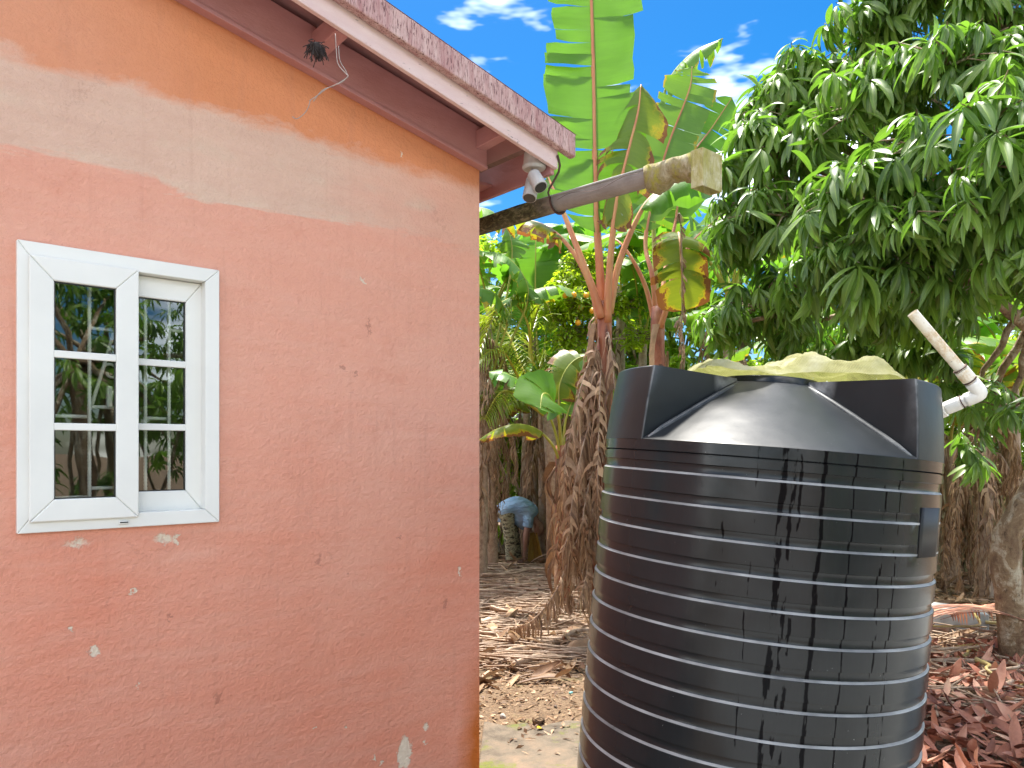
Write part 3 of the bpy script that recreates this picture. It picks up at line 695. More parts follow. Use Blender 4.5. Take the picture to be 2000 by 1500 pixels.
for i in range(NI):
    row = []
    s = i / (NI - 1)
    for j in range(NJ):
        t = j / (NJ - 1)
        L = TX @ Vector((0, 0, TZT)) + RGT * (-0.30 + 0.76 * s - 0.02 * (s - .5)) + FWD * (-0.20 + 0.52 * t + 0.05 * math.sin(5 * s) + 0.04 * math.sin(11 * s + 2))
        base = (TX @ Vector((0, 0, TZT))).z - math.tan(math.radians(4.7)) * (-0.30 + 0.76 * s)
        q_ = Vector((s * 3.1, t * 2.3, 0.7)); ridge = 0.5 + 0.9 * mnoise.noise(q_ * 1.3)
        h = 0.030 + 0.06 * max(0, ridge) * (0.5 + 0.8 * math.exp(-((s - 0.62) / 0.16) ** 2)) + 0.045 * math.exp(-((s - 0.62) / 0.13) ** 2) + 0.03 * math.exp(-((s - 0.86) / 0.1) ** 2) + 0.022 * mnoise.noise(q_ * 2.6) + 0.016 * (0.5 - abs(mnoise.noise(Vector((s * 9, t * 26 + s * 5, 2)))) * 2) + 0.005 * mnoise.noise(q_ * 14) + 0.03 * math.exp(-((s - 0.05) / 0.08) ** 2)
        edge = min(t, 1 - t, s * 1.5, (1 - s) * 1.5)
        h = 1.0 * h * min(1, 0.35 + edge * 5) + 0.006
        row.append((L.x, L.y, base + h)); uv.append((s * 1.6, t))
    P.append(row)
b.grid(P, uv); netob = b.build('shade_net', MT['net'], smooth=True)
tag(netob, 'crumpled yellow-green mesh net draped over the tank inlet', 'net')
# ------------------------------------------------------------------ ground
def soil_mat():
    M = Mat('littered_soil'); v = M.co(); n = M.noise(v, 1.6, 6, 0.6); f = M.noise(v, 45, 6, 0.75); vo = M.n('TexVoronoi', {'Vector': v, 'Scale': 55.0}).outputs
    c = M.ramp(n, [(0.3, (0.085, 0.048, 0.026)), (0.55, (0.14, 0.085, 0.048)), (0.75, (0.20, 0.125, 0.07))])
    c = M.mix(0.55, c, M.ramp(f, [(0.35, (0.05, 0.03, 0.02)), (0.5, (0.22, 0.14, 0.075)), (0.7, (0.42, 0.31, 0.19))]))
    c = M.mix(M.math('MULTIPLY', M.ramp(M.noise(v, 3.1, 5), [(0.58, 0), (0.66, 1)]), 0.35), c, (0.11, 0.12, 0.02))
    M.p(Base_Color=c, Roughness=0.9); M.bump(M.math('ADD', f, M.math('MULTIPLY', vo['Distance'], 0.8)), 0.8, 0.02); return M.m
MT['soil'] = soil_mat()
b = MB(); P = []
xs_ = np.concatenate([np.linspace(-400, -14, 8), np.arange(-12, 22, 0.22), np.linspace(24, 400, 8)])
ys_ = np.concatenate([np.linspace(-400, -16, 8), np.arange(-14, 22, 0.22), np.linspace(24, 400, 8)])
for y in ys_: P.append([(x, y, gz(x, y) if (abs(x) < 40 and abs(y) < 40) else -0.3) for x in xs_])
b.grid(P); ground = tag(b.build('ground', MT['soil'], smooth=True), kind='structure')

# mossy broken concrete apron by the wall corner
def apron_mat():
    M = Mat('mossy_concrete'); v = M.co(); n = M.noise(v, 7, 7, 0.7, 0.3); f = M.noise(v, 60, 5, 0.7); mo = M.noise(M.co(loc=(2.2, 5.1, 0)), 3.2, 6, 0.65)
    c = M.ramp(n, [(0.3, (0.06, 0.045, 0.03)), (0.50, (0.14, 0.11, 0.078)), (0.7, (0.21, 0.145, 0.095))])
    c = M.mix(M.ramp(f, [(0.6, 0), (0.75, 1)]), c, (0.10, 0.07, 0.05))
    c = M.mix(M.ramp(M.math('ADD', mo, M.math('MULTIPLY', f, 0.12)), [(0.62, 0), (0.72, 1)]), c, M.mix(f, (0.07, 0.095, 0.012), (0.155, 0.155, 0.018)))
    M.p(Base_Color=c, Roughness=0.9); M.bump(M.math('ADD', n, f), 0.5, 0.012); return M.m
MT['apron'] = apron_mat()
random.seed(11)
edge = [(945, 4.44), (985, 4.38), (1030, 4.42), (1040, 4.30), (1075, 4.40), (1110, 4.46), (1160, 4.42), (1260, 4.3)]
poly = [at(p, 881, d) for p, d in edge] + [Vector((1.5, -0.9, 0)), Vector((1.3, -2.2, 0)), Vector((-0.5, -2.0, 0)), Vector((-0.4, -0.01, 0)), Vector((-0.02, -0.01, 0))]
poly = [Vector((p.x, p.y, 0)) for p in poly]
b = MB(); n_ = len(poly)
tz = lambda p: max(gz(p.x, p.y) + 0.02, 0.035) + 0.012 * mnoise.noise(p * 2.5)
b.add([(p.x, p.y, 0.045 + 0.006 * mnoise.noise(p * 4)) for p in poly] + [(p.x * 1.01, p.y, -0.12) for p in poly], [tuple(range(n_))[::-1]] + [(i, (i + 1) % n_, n_ + (i + 1) % n_, n_ + i) for i in range(n_)])
ap = b.build('concrete_apron', MT['apron'], bevel=0.01, fix=True); tag(ap, kind='structure')

MT['bounce_slab'] = simple('grey_bounce_surface', (0.30, 0.30, 0.285), 0.85, 0, 0.25, 3, 0.4)
b = MB(); b.box((-7.0, -6.4, -0.15), (6.0, -2.25, 0.05)); tag(b.build('added_bounce_slab', MT['bounce_slab'], bevel=0.01), kind='structure')  # unseen grey slab added to neutralise the tank's reflections and brighten the fill

# ------------------------------------------------------------------ leaf litter and chips (uncountable)
def litter_mat(name, stops, trans=0.15):
    M = Mat(name); t = M.attr('tint'); v = M.co(); n = M.noise(v, 40, 4, 0.7)
    c = M.mix(0.6, M.ramp(M.math('ADD', t, M.math('MULTIPLY', M.math('SUBTRACT', M.noise(v, 14, 4, 0.7), 0.5), 0.5)), stops), M.mix(n, (0.03, 0.02, 0.012), (0.5, 0.4, 0.3)), 'OVERLAY')
    M.p(Base_Color=c, Roughness=0.6); M.bump(n, 0.25, 0.004); M.translucent(c, trans); return M.m
BROWN = [(0.0, (0.09, 0.05, 0.03)), (0.25, (0.23, 0.13, 0.07)), (0.5, (0.38, 0.24, 0.135)), (0.8, (0.54, 0.40, 0.25)), (1.0, (0.66, 0.54, 0.38))]
RED = [(0.0, (0.20, 0.075, 0.048)), (0.35, (0.46, 0.18, 0.115)), (0.65, (0.62, 0.34, 0.235)), (1.0, (0.72, 0.55, 0.43))]
MT['litter'] = litter_mat('dry_litter', BROWN); MT['redlitter'] = litter_mat('fallen_red_brown_leaves', RED, 0.1)

def leaf_template(L, Wd, fold, bend, n=6, twist=0.0, curl=0.0):
    """lanceolate leaf along +X, up +Z; 3 vertices a row"""
    V = []
    for i in range(n + 1):
        t = i / n; w = Wd * 0.5 * (math.sin(math.pi * min(1, t * 0.97 + 0.02) ** 0.85) ** 0.8 + 0.02)
        a = bend * t; x = L * (math.sin(a) / bend if abs(bend) > 1e-3 else t); zc = -L * ((1 - math.cos(a)) / bend if abs(bend) > 1e-3 else 0)
        tw = twist * t + curl * math.sin(7 * t)
        for s in (-1, 0, 1):
            dy, dz = s * w * math.cos(fold), abs(s) * w * math.sin(fold) + s * w * math.sin(tw) * 0.6
            V.append((x + dz * math.sin(a), dy, zc + dz * math.cos(a)))
    F = []
    for i in range(n):
        for j in range(2):
            k = i * 3 + j; F.append((k, k + 1, k + 4, k + 3))
    uv = [(i / n, j / 2) for i in range(n + 1) for j in range(3)]
    return np.array(V), np.array(F), np.array(uv)

def frame_np(X, N):
    """rotation matrices (k,3,3) with columns x (along X), y, z (near N)"""
    X = X / np.linalg.norm(X, axis=1, keepdims=True); N = N - X * np.sum(X * N, 1, keepdims=True)
    ln = np.linalg.norm(N, axis=1, keepdims=True); N = np.where(ln < 1e-4, np.cross(X, [0.3, 0.5, 0.8]), N); N = N / np.linalg.norm(N, axis=1, keepdims=True)
    return np.stack([X, np.cross(N, X), N], axis=2)

def scatter(tmpls, pos, R, sc, tint):
    """one big mesh of leaves: templates chosen in turn"""
    Vs, Fs, Ts, Us, off = [], [], [], [], 0; k = len(tmpls)
    for i, (V, F, uv) in enumerate(tmpls):
        p, r, s, t = pos[i::k], R[i::k], sc[i::k], tint[i::k]; m = len(p)
        if m == 0: continue
        W_ = np.einsum('kij,vj->kvi', r, V) * s[:, None, None] + p[:, None, :]
        Vs.append(W_.reshape(-1, 3)); Fs.append((F[None] + (np.arange(m) * len(V))[:, None, None] + off).reshape(-1, 4))
        Ts.append(np.repeat(t, len(V))); Us.append(np.tile(uv, (m, 1))); off += m * len(V)
    return np.concatenate(Vs), np.concatenate(Fs), np.concatenate(Ts), np.concatenate(Us)

rng = np.random.default_rng(7)
def fan(n, d0, d1, u0, u1):
    d = np.sqrt(rng.uniform(d0 ** 2, d1 ** 2, n)); u = rng.uniform(u0, u1, n)
    P = np.array(CAM)[None] + d[:, None] * (np.array(FWD)[None] + u[:, None] * np.array(RGT)[None])
    return P
def inside_solid(P):
    house_ = (P[:, 0] < 0.02) & (P[:, 1] > -0.03)
    tk = np.hypot(P[:, 0] - TPOS.x, P[:, 1] - TPOS.y) < TR + 0.02
    ap_ = (P[:, 1] < 0.3) & (P[:, 0] < 1.4) & (((P - np.array(CAM)) @ np.array(FWD)) < 4.45)
    return house_ | tk, ap_
def lay(P, lift=0.01): return np.array([gz(x, y) for x, y in P[:, :2]]) + lift
# small chips and leaf scraps
P = fan(24000, 3.9, 10.5, -0.09, 0.80); sol, apm = inside_solid(P); keep = ~sol & (~apm | (rng.random(len(P)) < 0.22)); P = P[keep]; apm = apm[keep]
P[:, 2] = np.where(apm, 0.055, lay(P, 0.008)); n = len(P); X = rng.normal(size=(n, 3)); X[:, 2] *= 0.25; N = rng.normal(size=(n, 3)) * 0.45 + [0, 0, 1]
tm = [leaf_template(0.05, 0.02, 0.4, 0.7, 2), leaf_template(0.03, 0.022, 0.2, -0.5, 2), leaf_template(0.08, 0.012, 0.5, 0.4, 2), leaf_template(0.025, 0.02, 0.1, 0.3, 2)]
V_, F_, T_, U_ = scatter(tm, P, frame_np(X, N), rng.uniform(0.5, 1.3, n), rng.beta(1.6, 1.6, n))
lit = link('leaf_litter', np_mesh('leaf_litter', V_, F_, T_, U_), MT['litter']); tag(lit, 'brown leaf scraps and chips covering the ground', 'leaf litter', kind='stuff')
# larger dry leaves: between house and tank, and under the plants
P = fan(3200, 5.2, 12.5, -0.09, 0.75); sol, apm = inside_solid(P); P = P[~sol & ~apm]; P[:, 2] = lay(P, 0.03); n = len(P)
X = rng.normal(size=(n, 3)); X[:, 2] *= 0.14; N = rng.normal(size=(n, 3)) * 0.38 + [0, 0, 1]
tm = [leaf_template(0.30, 0.08, 0.5, 0.9, 6, 0.6, 0.3), leaf_template(0.22, 0.07, 0.7, -0.6, 6, 0.9, 0.4), leaf_template(0.45, 0.06, 0.6, 0.5, 6, 1.2, 0.2), leaf_template(0.35, 0.035, 0.8, 0.4, 5, 0.4)]
V_, F_, T_, U_ = scatter(tm, P, frame_np(X, N), rng.uniform(0.6, 1.25, n), rng.beta(1.8, 1.5, n))
o = link('fallen_leaves', np_mesh('fallen_leaves', V_, F_, T_, U_), MT['litter']); tag(o, 'curled dry brown leaves heaped on the ground behind the tank', 'fallen leaves', kind='stuff')
# red-brown leaves under the big tree: the nearest ones are single leaves
P = fan(1300, 3.2, 6.2, 0.50, 0.80); sol, apm = inside_solid(P); P = P[~sol]; P[:, 2] = lay(P, 0.02) + 0.05 * rng.random(len(P)); n = len(P)
order = np.argsort((P - np.array(CAM)) @ np.array(FWD)); P = P[order]
X = rng.normal(size=(n, 3)); X[:, 2] = np.abs(X[:, 2]) * 0.28; N = rng.normal(size=(n, 3)) * 0.42 + [0, 0, 1]; R_ = frame_np(X, N); S_ = rng.uniform(0.7, 1.25, n); tt = rng.beta(1.1, 1.1, n)
tm = [leaf_template(0.17, 0.055, 0.35, 0.7, 7, 0.4, 0.2), leaf_template(0.19, 0.06, 0.5, -0.5, 7, 0.5, 0.3), leaf_template(0.15, 0.05, 0.25, 1.1, 7, 0.2, 0.1)]
NB = 180
meshes = []
for V, F, uv in tm:
    for tv in (0.03, 0.35, 0.62, 0.97):
        me = np_mesh('leaf', V, F, np.full(len(V), tv), uv); me.materials.append(MT['redlitter']); meshes.append(me)
litter_root = None
V_, F_, T_, U_ = scatter(tm, P[NB:], R_[NB:], S_[NB:], tt[NB:])
rl = link('red_leaf_litter', np_mesh('red_leaf_litter', V_, F_, T_, U_), MT['redlitter']); tag(rl, 'red-brown fallen leaves carpeting the ground right of the tank', 'leaf litter', kind='stuff')
for i in range(NB):
    o = bpy.data.objects.new('leaf', meshes[int(rng.integers(len(meshes)))]); COL.link(o); o.parent = rl
    o.matrix_basis = Matrix.Translation(Vector(P[i])) @ Matrix(R_[i].tolist()).to_4x4() @ Matrix.Scale(float(S_[i]), 4)
# ------------------------------------------------------------------ leaf materials
def banana_mat(name, dark, lite, trans, ta, brown=0.0, rough=0.35):
    M = Mat(name); uvn = M.n('UVMap').outputs[0]; s = M.n('SeparateXYZ', {0: uvn}); U, V = s.outputs[0], s.outputs[1]; v = M.co()
    vein = M.math('ADD', M.math('MULTIPLY', M.noise(M.n('Mapping', {'Vector': uvn, 'Scale': (110, 1.6, 1)}).outputs[0], 1.0, 3, 0.6), 0.4), M.math('MULTIPLY', M.ramp(M.noise(M.n('Mapping', {'Vector': uvn, 'Scale': (26, 0.9, 1)}).outputs[0], 1.0, 4, 0.7), [(0.35, 0), (0.65, 1)]), 0.6)); n = M.noise(v, 3.0, 4)
    c = M.mix(M.ramp(n, [(0.3, 0), (0.7, 1)]), dark, lite); c = M.mix(M.math('MULTIPLY', vein, 0.35), c, tuple(np.array(lite) * 1.25))
    av = M.math('ABSOLUTE', V); mid = M.ramp(av, [(0.0, 1), (0.05, 0)]); c = M.mix(mid, c, (0.30, 0.36, 0.06))
    tcol = M.mix(M.math('MULTIPLY', vein, 0.9), trans, tuple(np.array(trans) * np.array((0.55, 0.62, 0.6))))
    e = M.math('ADD', av, M.math('MULTIPLY', M.math('SUBTRACT', M.noise(v, 7, 7, 0.75), 0.5), 1.7 if brown > 0.1 else 0.9))
    k = M.ramp(e, [(1.02 - brown, 0), (1.06 - brown, 1)]); yk = M.ramp(e, [(0.82 - brown, 0), (1.02 - brown, 1)])
    c = M.mix(yk, c, (0.42, 0.33, 0.02)); c = M.mix(k, c, (0.22, 0.09, 0.025))
    tcol = M.mix(yk, tcol, (0.55, 0.40, 0.02)); tcol = M.mix(k, tcol, (0.22, 0.08, 0.02))
    M.p(Base_Color=c, Roughness=rough, Specular_IOR_Level=0.45); M.bump(vein, 0.25, 0.006); M.translucent(tcol, ta); return M.m
MT['ban'] = banana_mat('banana_leaf', (0.060, 0.155, 0.014), (0.105, 0.235, 0.022), (0.23, 0.53, 0.03), 0.46, -0.28)
MT['ban_b'] = banana_mat('banana_leaf_browning', (0.075, 0.145, 0.013), (0.14, 0.21, 0.02), (0.40, 0.46, 0.025), 0.5, 0.26)
MT['ban_g'] = banana_mat('banana_leaf_waxy', (0.065, 0.165, 0.022), (0.13, 0.26, 0.035), (0.26, 0.48, 0.03), 0.40, -0.15, 0.42)
def tube_leaf(name, dark, lite, trans, ta, rough=0.32, spec=0.5):
    M = Mat(name); t = M.attr('tint'); v = M.co(); n = M.noise(v, 30, 3); uvn = M.n('UVMap').outputs[0]; V = M.n('SeparateXYZ', {0: uvn}).outputs[1]
    c = M.mix(t, dark, lite); c = M.mix(M.math('MULTIPLY', n, 0.3), c, tuple(np.array(lite) * 1.2))
    rib = M.ramp(M.math('ABSOLUTE', M.math('SUBTRACT', V, 0.5)), [(0.0, 1), (0.07, 0)]); c = M.mix(M.math('MULTIPLY', rib, 0.6), c, tuple(np.minimum(np.array(lite) * 2.2, 0.6)))
    M.p(Base_Color=c, Roughness=rough, Specular_IOR_Level=spec); M.bump(n, 0.1, 0.003); M.translucent(M.mix(t, trans, tuple(np.array(trans) * 1.6)), ta); return M.m
MT['mango'] = tube_leaf('glossy_tree_leaf', (0.052, 0.118, 0.026), (0.20, 0.30, 0.05), (0.18, 0.38, 0.03), 0.36, 0.40, 0.6)
MT['citrus'] = tube_leaf('citrus_leaf', (0.10, 0.20, 0.012), (0.30, 0.36, 0.015), (0.42, 0.58, 0.02), 0.5)
MT['bush'] = tube_leaf('background_leaf', (0.08, 0.165, 0.016), (0.22, 0.31, 0.025), (0.32, 0.50, 0.025), 0.48)
MT['palm'] = tube_leaf('palm_leaflet', (0.08, 0.15, 0.012), (0.22, 0.26, 0.02), (0.33, 0.42, 0.02), 0.4)
def stalk_mat(name, a, bcol, c, sc=(1, 1, 0.25), scale=18):
    M = Mat(name); v = M.co(sc); n = M.noise(v, scale, 6, 0.7, 0.3); f = M.noise(v, scale * 5, 4)
    col = M.ramp(n, [(0.3, a), (0.5, bcol), (0.72, c)]); M.p(Base_Color=M.mix(M.math('MULTIPLY', f, 0.25), col, tuple(np.array(a) * 0.6)), Roughness=0.5); M.bump(M.math('ADD', n, f), 0.4, 0.01); return M.m
MT['petiole'] = stalk_mat('red_petiole', (0.42, 0.125, 0.055), (0.53, 0.22, 0.09), (0.52, 0.34, 0.10), scale=7)
MT['petiole_y'] = stalk_mat('yellow_green_petiole', (0.30, 0.34, 0.035), (0.38, 0.38, 0.06), (0.48, 0.34, 0.08), scale=7)
MT['stem'] = stalk_mat('banana_stem', (0.07, 0.022, 0.016), (0.34, 0.105, 0.045), (0.46, 0.24, 0.13), (1, 1, 0.35), 9)
MT['rachis'] = stalk_mat('palm_rachis', (0.40, 0.36, 0.03), (0.50, 0.44, 0.05), (0.50, 0.36, 0.06))
MT['dry'] = litter_mat('dry_hanging_leaf', BROWN, 0.22)
MT['drystalk'] = stalk_mat('dry_stalk', (0.20, 0.125, 0.08), (0.38, 0.26, 0.17), (0.56, 0.43, 0.31), (1, 1, 1), 14)
def bark_mat(name, a, bcol, c):
    M = Mat(name); v = M.co((1, 1, 0.7)); n = M.noise(v, 7, 7, 0.7, 0.6); f = M.noise(v, 34, 5, 0.7); w = M.noise(M.co((0.6, 0.6, 5)), 5, 4)
    col = M.ramp(n, [(0.36, a), (0.5, bcol), (0.6, c)]); col = M.mix(M.ramp(f, [(0.55, 0), (0.7, 1)]), col, tuple(np.array(a) * 0.55))
    M.p(Base_Color=col, Roughness=0.85); M.bump(M.math('ADD', M.math('ADD', n, f), w), 0.8, 0.02); return M.m
MT['bark'] = bark_mat('lichen_bark', (0.15, 0.09, 0.05), (0.26, 0.18, 0.10), (0.46, 0.40, 0.29))
MT['orange'] = simple('orange_skin', (0.80, 0.38, 0.02), 0.4, 0, 0.1, 20, 0.1)

# ------------------------------------------------------------------ banana leaf
def banana_leaf(plant, mid, width, blade0=0.25, nh=None, mat='ban', tears=7, sag=0.25, seed=0, rib=0.02, ribmat='petiole', rows=34, name='leaf', gap=0.35, slant=0.25, crumple=0.012, tip=0.25, dry=False, smin=0.88, sides=(1, -1), flip=None, thickness=1.0):
    """mid: world points of petiole + midrib. Blade begins at blade0; torn into panels that sag by their own amount."""
    r = random.Random(seed); C = spline(mid, rows + 1); n = rows + 1
    Tn = np.gradient(C, axis=0); Tn /= np.linalg.norm(Tn, axis=1, keepdims=True)
    nh = np.array(nh if nh is not None else -np.array(FWD) * 0.8 + np.array((0, 0, 0.5)), float)
    S = np.cross(Tn, nh); S /= np.maximum(np.linalg.norm(S, axis=1, keepdims=True), 1e-4)
    # keep the side vector continuous
    for i in range(1, n):
        if np.dot(S[i], S[i - 1]) < 0: S[i] = -S[i]
    NN = np.cross(S, Tn); down = np.array((0, 0, -1.0)); m = 5
    i0 = max(1, int(blade0 * rows)); L = float(np.sum(np.linalg.norm(np.diff(C, axis=0), axis=1)))
    def prof(t): return min(1, (max(t, 0) / 0.14) ** 0.6) * min(1, (max(1 - t, 0) / tip) ** 0.6)
    b = MB()
    for s in sides:
        cuts = sorted(set([i0, rows] + [r.randrange(i0 + 1, rows) for _ in range(tears if np.isscalar(tears) else tears[0 if s > 0 else 1])]))
        for a, c in zip(cuts[:-1], cuts[1:]):
            g = sag * (0.4 + 1.3 * r.random()); lift = r.uniform(-0.28, 0.28); rgo = r.uniform(0, 50); sl = r.uniform(-0.6, 0.9) if dry else slant * r.uniform(0.5, 1.6); gp = gap * r.uniform(0.2, 1.0); short = r.uniform(smin, 1.0)
            if dry: short = r.uniform(0.5, 1.1)
            sub = 2 if c - a <= 2 else 1
            idx = np.linspace(a, c, (c - a) * sub + 1); P, uv = [], []
            cc = 0.5 * (a + c)
            tv = r.random()
            for q_ in idx:
                k = min(int(q_), rows - 1); fr = q_ - k
                p = C[k] * (1 - fr) + C[k + 1] * fr; tn = Tn[k]; sd_ = S[k] * s; nn = NN[k]
                t = (q_ - i0) / max(1, rows - i0); w = width * 0.5 * prof(t) * short * (1 + 0.10 * mnoise.noise(Vector((q_ * 0.55 + rgo, s * 3.3, seed)))) + 0.006
                row = []; cur = p.copy()
                for j in range(m + 1):
                    vj = j / m
                    if j:
                        d = sd_ * (1 - 0.75 * min(1, g * vj * 1.3)) + down * g * vj * 1.5 + nn * lift * (1 - vj) + tn * sl * vj
                        if flip is not None: d = d + np.array(flip) * vj
                        cur = cur + d / np.linalg.norm(d) * (w / m)
                    pull = -gp * vj * vj * (q_ - cc) / rows * L * 0.5
                    cr_ = crumple * (mnoise.noise(Vector(cur) * 7 + Vector((seed, 0, s)))) * (0.2 + vj) * (3 if dry else 1)
                    row.append(cur + tn * pull + nn * cr_); uv.append((q_ / rows * L, s * vj))
                P.append(row)
            b.grid(P, uv, tint=(0.12 + 0.88 * tv ** 0.8) if dry else 0.5)
    lf = b.build(name, MT[mat], plant, smooth=True)
    b = MB(); rr = [rib * (1 - 0.85 * (i / rows) ** 0.8) * thickness for i in range(n)]; b.tube([tuple(p - nn * q2 * 0.6) for p, nn, q2 in zip(C, NN, rr)], rr, 7, squash=0.8)
    b.build('midrib', MT[ribmat], lf, smooth=True)
    return lf

def dry_leaf(plant, p0, out, drop, length, seed, width=0.42, name='dry_leaf'):
    """dead leaf: its midrib bends over and hangs, the torn blade hangs in ribbons"""
    r = random.Random(seed); o = Vector(out)
    pts = [p0, p0 + o * 0.45 + Vector((0, 0, 0.10 * length)), p0 + o + Vector((0, 0, -drop * 0.30)), p0 + o * (0.95 + r.uniform(-.2, .3)) + Vector((0, 0, -drop * 0.7)), p0 + o * (0.8 + r.uniform(-.3, .5)) + Vector((0, 0, -drop))]
    return banana_leaf(plant, pts, width, 0.12, (o.x + 0.2, o.y - 0.3, 0.4), 'dry', 160, 2.6, seed, 0.012, 'drystalk', 58, name, 0.6, 0.2, 0.022, 0.3, True)

def pseudostem(plant, base, top, r0, r1, seed, mat='stem', name='stem'):
    b = MB(); r = random.Random(seed); n = 22; pts, rad = [], []
    for i in range(n):
        t = i / (n - 1); p = base.lerp(top, t) + Vector((0.02 * math.sin(3 * t + seed), 0.02 * math.cos(2.3 * t + seed), 0)); pts.append(p)
        rad.append((r0 + (r1 - r0) * t) * (1 + 0.10 * (((t * 7) % 1.0) - 0.5)))
    b.tube(pts, rad, 14); return b.build(name, MT[mat], plant, smooth=True)

def sheath_strips(plant, base, top, r, n, seed, tmin=0.05, tmax=0.98):
    """dead sheaths peeling off and hanging along the stem, each its own piece"""
    q = random.Random(seed)
    for k in range(n):
        t = q.uniform(tmin, tmax); c = base.lerp(top, t); a = q.uniform(0, 2 * math.pi); o = Vector((math.cos(a), math.sin(a), 0)); L = min(q.uniform(0.35, 0.9), c.z - base.z + 0.05); w = q.uniform(0.03, 0.09); sd_ = Vector((-o.y, o.x, 0))
        P, uv = [], []; ph = q.uniform(0, 6); fl = q.uniform(0.02, 0.13)
        for i in range(9):
            s = i / 8; cc = c + o * (r + 0.012 + fl * math.sin(math.pi * min(1, s * 1.2)) ) + Vector((0, 0, 0.05 - L * s)) + sd_ * 0.03 * math.sin(ph + 4 * s)
            ww = w * (1 - 0.6 * s) * (1 + 0.2 * math.sin(9 * s + ph)); tw = 0.9 * math.sin(ph + 3 * s)
            row = []
            for j in (-1, 0, 1): row.append(tuple(cc + (sd_ * math.cos(tw) + o * math.sin(tw)) * ww * 0.5 * j + o * 0.012 * (1 - abs(j))))
            P.append(row); uv += [(s, j / 2) for j in range(3)]
        b = MB(); b.grid(P, uv, tint=q.betavariate(1.8, 1.6)); b.build('dead_sheath', MT['dry'], plant, smooth=True)

def gpt(px, dep):
    p = at(px, HOR, dep); p.z = gz(p.x, p.y); return p
A3 = lambda *l: [at(*q_) for q_ in l]

# ------------------------------------------------------------------ main red-stemmed banana between house and tank
D1 = 6.8
b1 = gpt(1172, D1); t1 = at(1180, 590, D1)
ban1 = thing('banana_plant', 'tall red-stemmed banana plant with one huge upright leaf beside the tank', 'banana plant', b1, 'banana plants')
pseudostem(ban1, b1 - Vector((0, 0, .05)), t1, 0.105, 0.062, 1)
sheath_strips(ban1, b1, t1, 0.085, 46, 3, 0.15, 0.92)
banana_leaf(ban1, A3((1180, 640, D1), (1172, 520, D1 - .02), (1164, 380, D1 - .08), (1160, 150, D1 - .1), (1152, -120, D1 - .05), (1146, -300, D1 + .1)), 0.90, 0.30, seed=5, tears=(9, 24), sag=0.04, rib=0.042, rows=60, gap=0.42, slant=0.22, tip=0.35, smin=0.66, crumple=0.035, thickness=1.3)
banana_leaf(ban1, A3((1178, 620, D1 - .05), (1152, 540, D1 - .1), (1118, 450, D1 - .05), (1082, 370, D1 + .1), (1040, 290, D1 + .3), (985, 250, D1 + .5)), 0.55, 0.55, seed=6, tears=6, sag=0.5, rib=0.036, nh=(0, 0.2, 1), thickness=1.3)
banana_leaf(ban1, A3((1176, 630, D1 + .05), (1160, 565, D1 + .05), (1128, 500, D1 + .1), (1085, 452, D1 + .2), (1035, 430, D1 + .4), (985, 440, D1 + .6)), 0.5, 0.55, seed=7, tears=8, sag=0.6, rib=0.032, nh=(0, 0, 1), mat='ban_b', thickness=1.3)
banana_leaf(ban1, A3((1184, 630, D1 - .08), (1190, 520, D1 - .15), (1203, 400, D1 - .2), (1226, 300, D1 - .22), (1246, 220, D1 - .2), (1252, 165, D1 - .15)), 0.62, 0.34, seed=8, tears=9, sag=0.75, rib=0.034, mat='ban_b', nh=(-0.75, -0.45, 0.1), thickness=1.3)
banana_leaf(ban1, A3((1184, 610, D1), (1203, 520, D1), (1235, 440, D1 + .05), (1270, 385, D1 + .15), (1330, 350, D1 + .35), (1400, 370, D1 + .6)), 0.55, 0.5, seed=9, tears=7, sag=0.6, rib=0.034, nh=(0, 0, 1), thickness=1.3)
rr_ = random.Random(21)
for k, (px, py, ox, oy, dr, L) in enumerate(((1150, 770, -0.32, -0.05, 1.25, 1.3), (1135, 830, -0.30, -0.2, 1.2, 1.2), (1160, 720, -0.22, -0.2, 1.5, 1.4), (1120, 860, -0.42, 0.0, 1.1, 1.2), (1165, 690, 0.10, -0.3, 1.6, 1.5), (1150, 900, -0.26, -0.25, 1.1, 1.1), (1170, 840, 0.05, -0.3, 1.2, 1.2), (1110, 930, -0.35, -0.15, 0.95, 1.0), (1165, 980, -0.2, -0.3, 0.9, 1.0), (1175, 650, -0.15, 0.2, 1.6, 1.4), (1140, 1010, -0.5, -0.35, 0.72, 0.9), (1150, 800, -0.5, -0.25, 1.2, 1.2), (1150, 740, -0.42, -0.3, 1.35, 1.3), (1140, 880, -0.52, -0.1, 1.0, 1.1), (1160, 760, -0.12, -0.4, 1.4, 1.3), (1150, 940, -0.3, -0.45, 1.0, 1.0), (1150, 850, -0.38, -0.4, 1.2, 1.2))):
    p0 = b1.lerp(t1, max(0.1, min(1.0, ((at(px, py, D1).z) - b1.z) / (t1.z - b1.z)))); o_ = RGT * (ox * 0.7) + FWD * oy
    dry_leaf(ban1, p0, o_, min(dr, p0.z - b1.z + 0.02), L, 40 + k, 0.62)

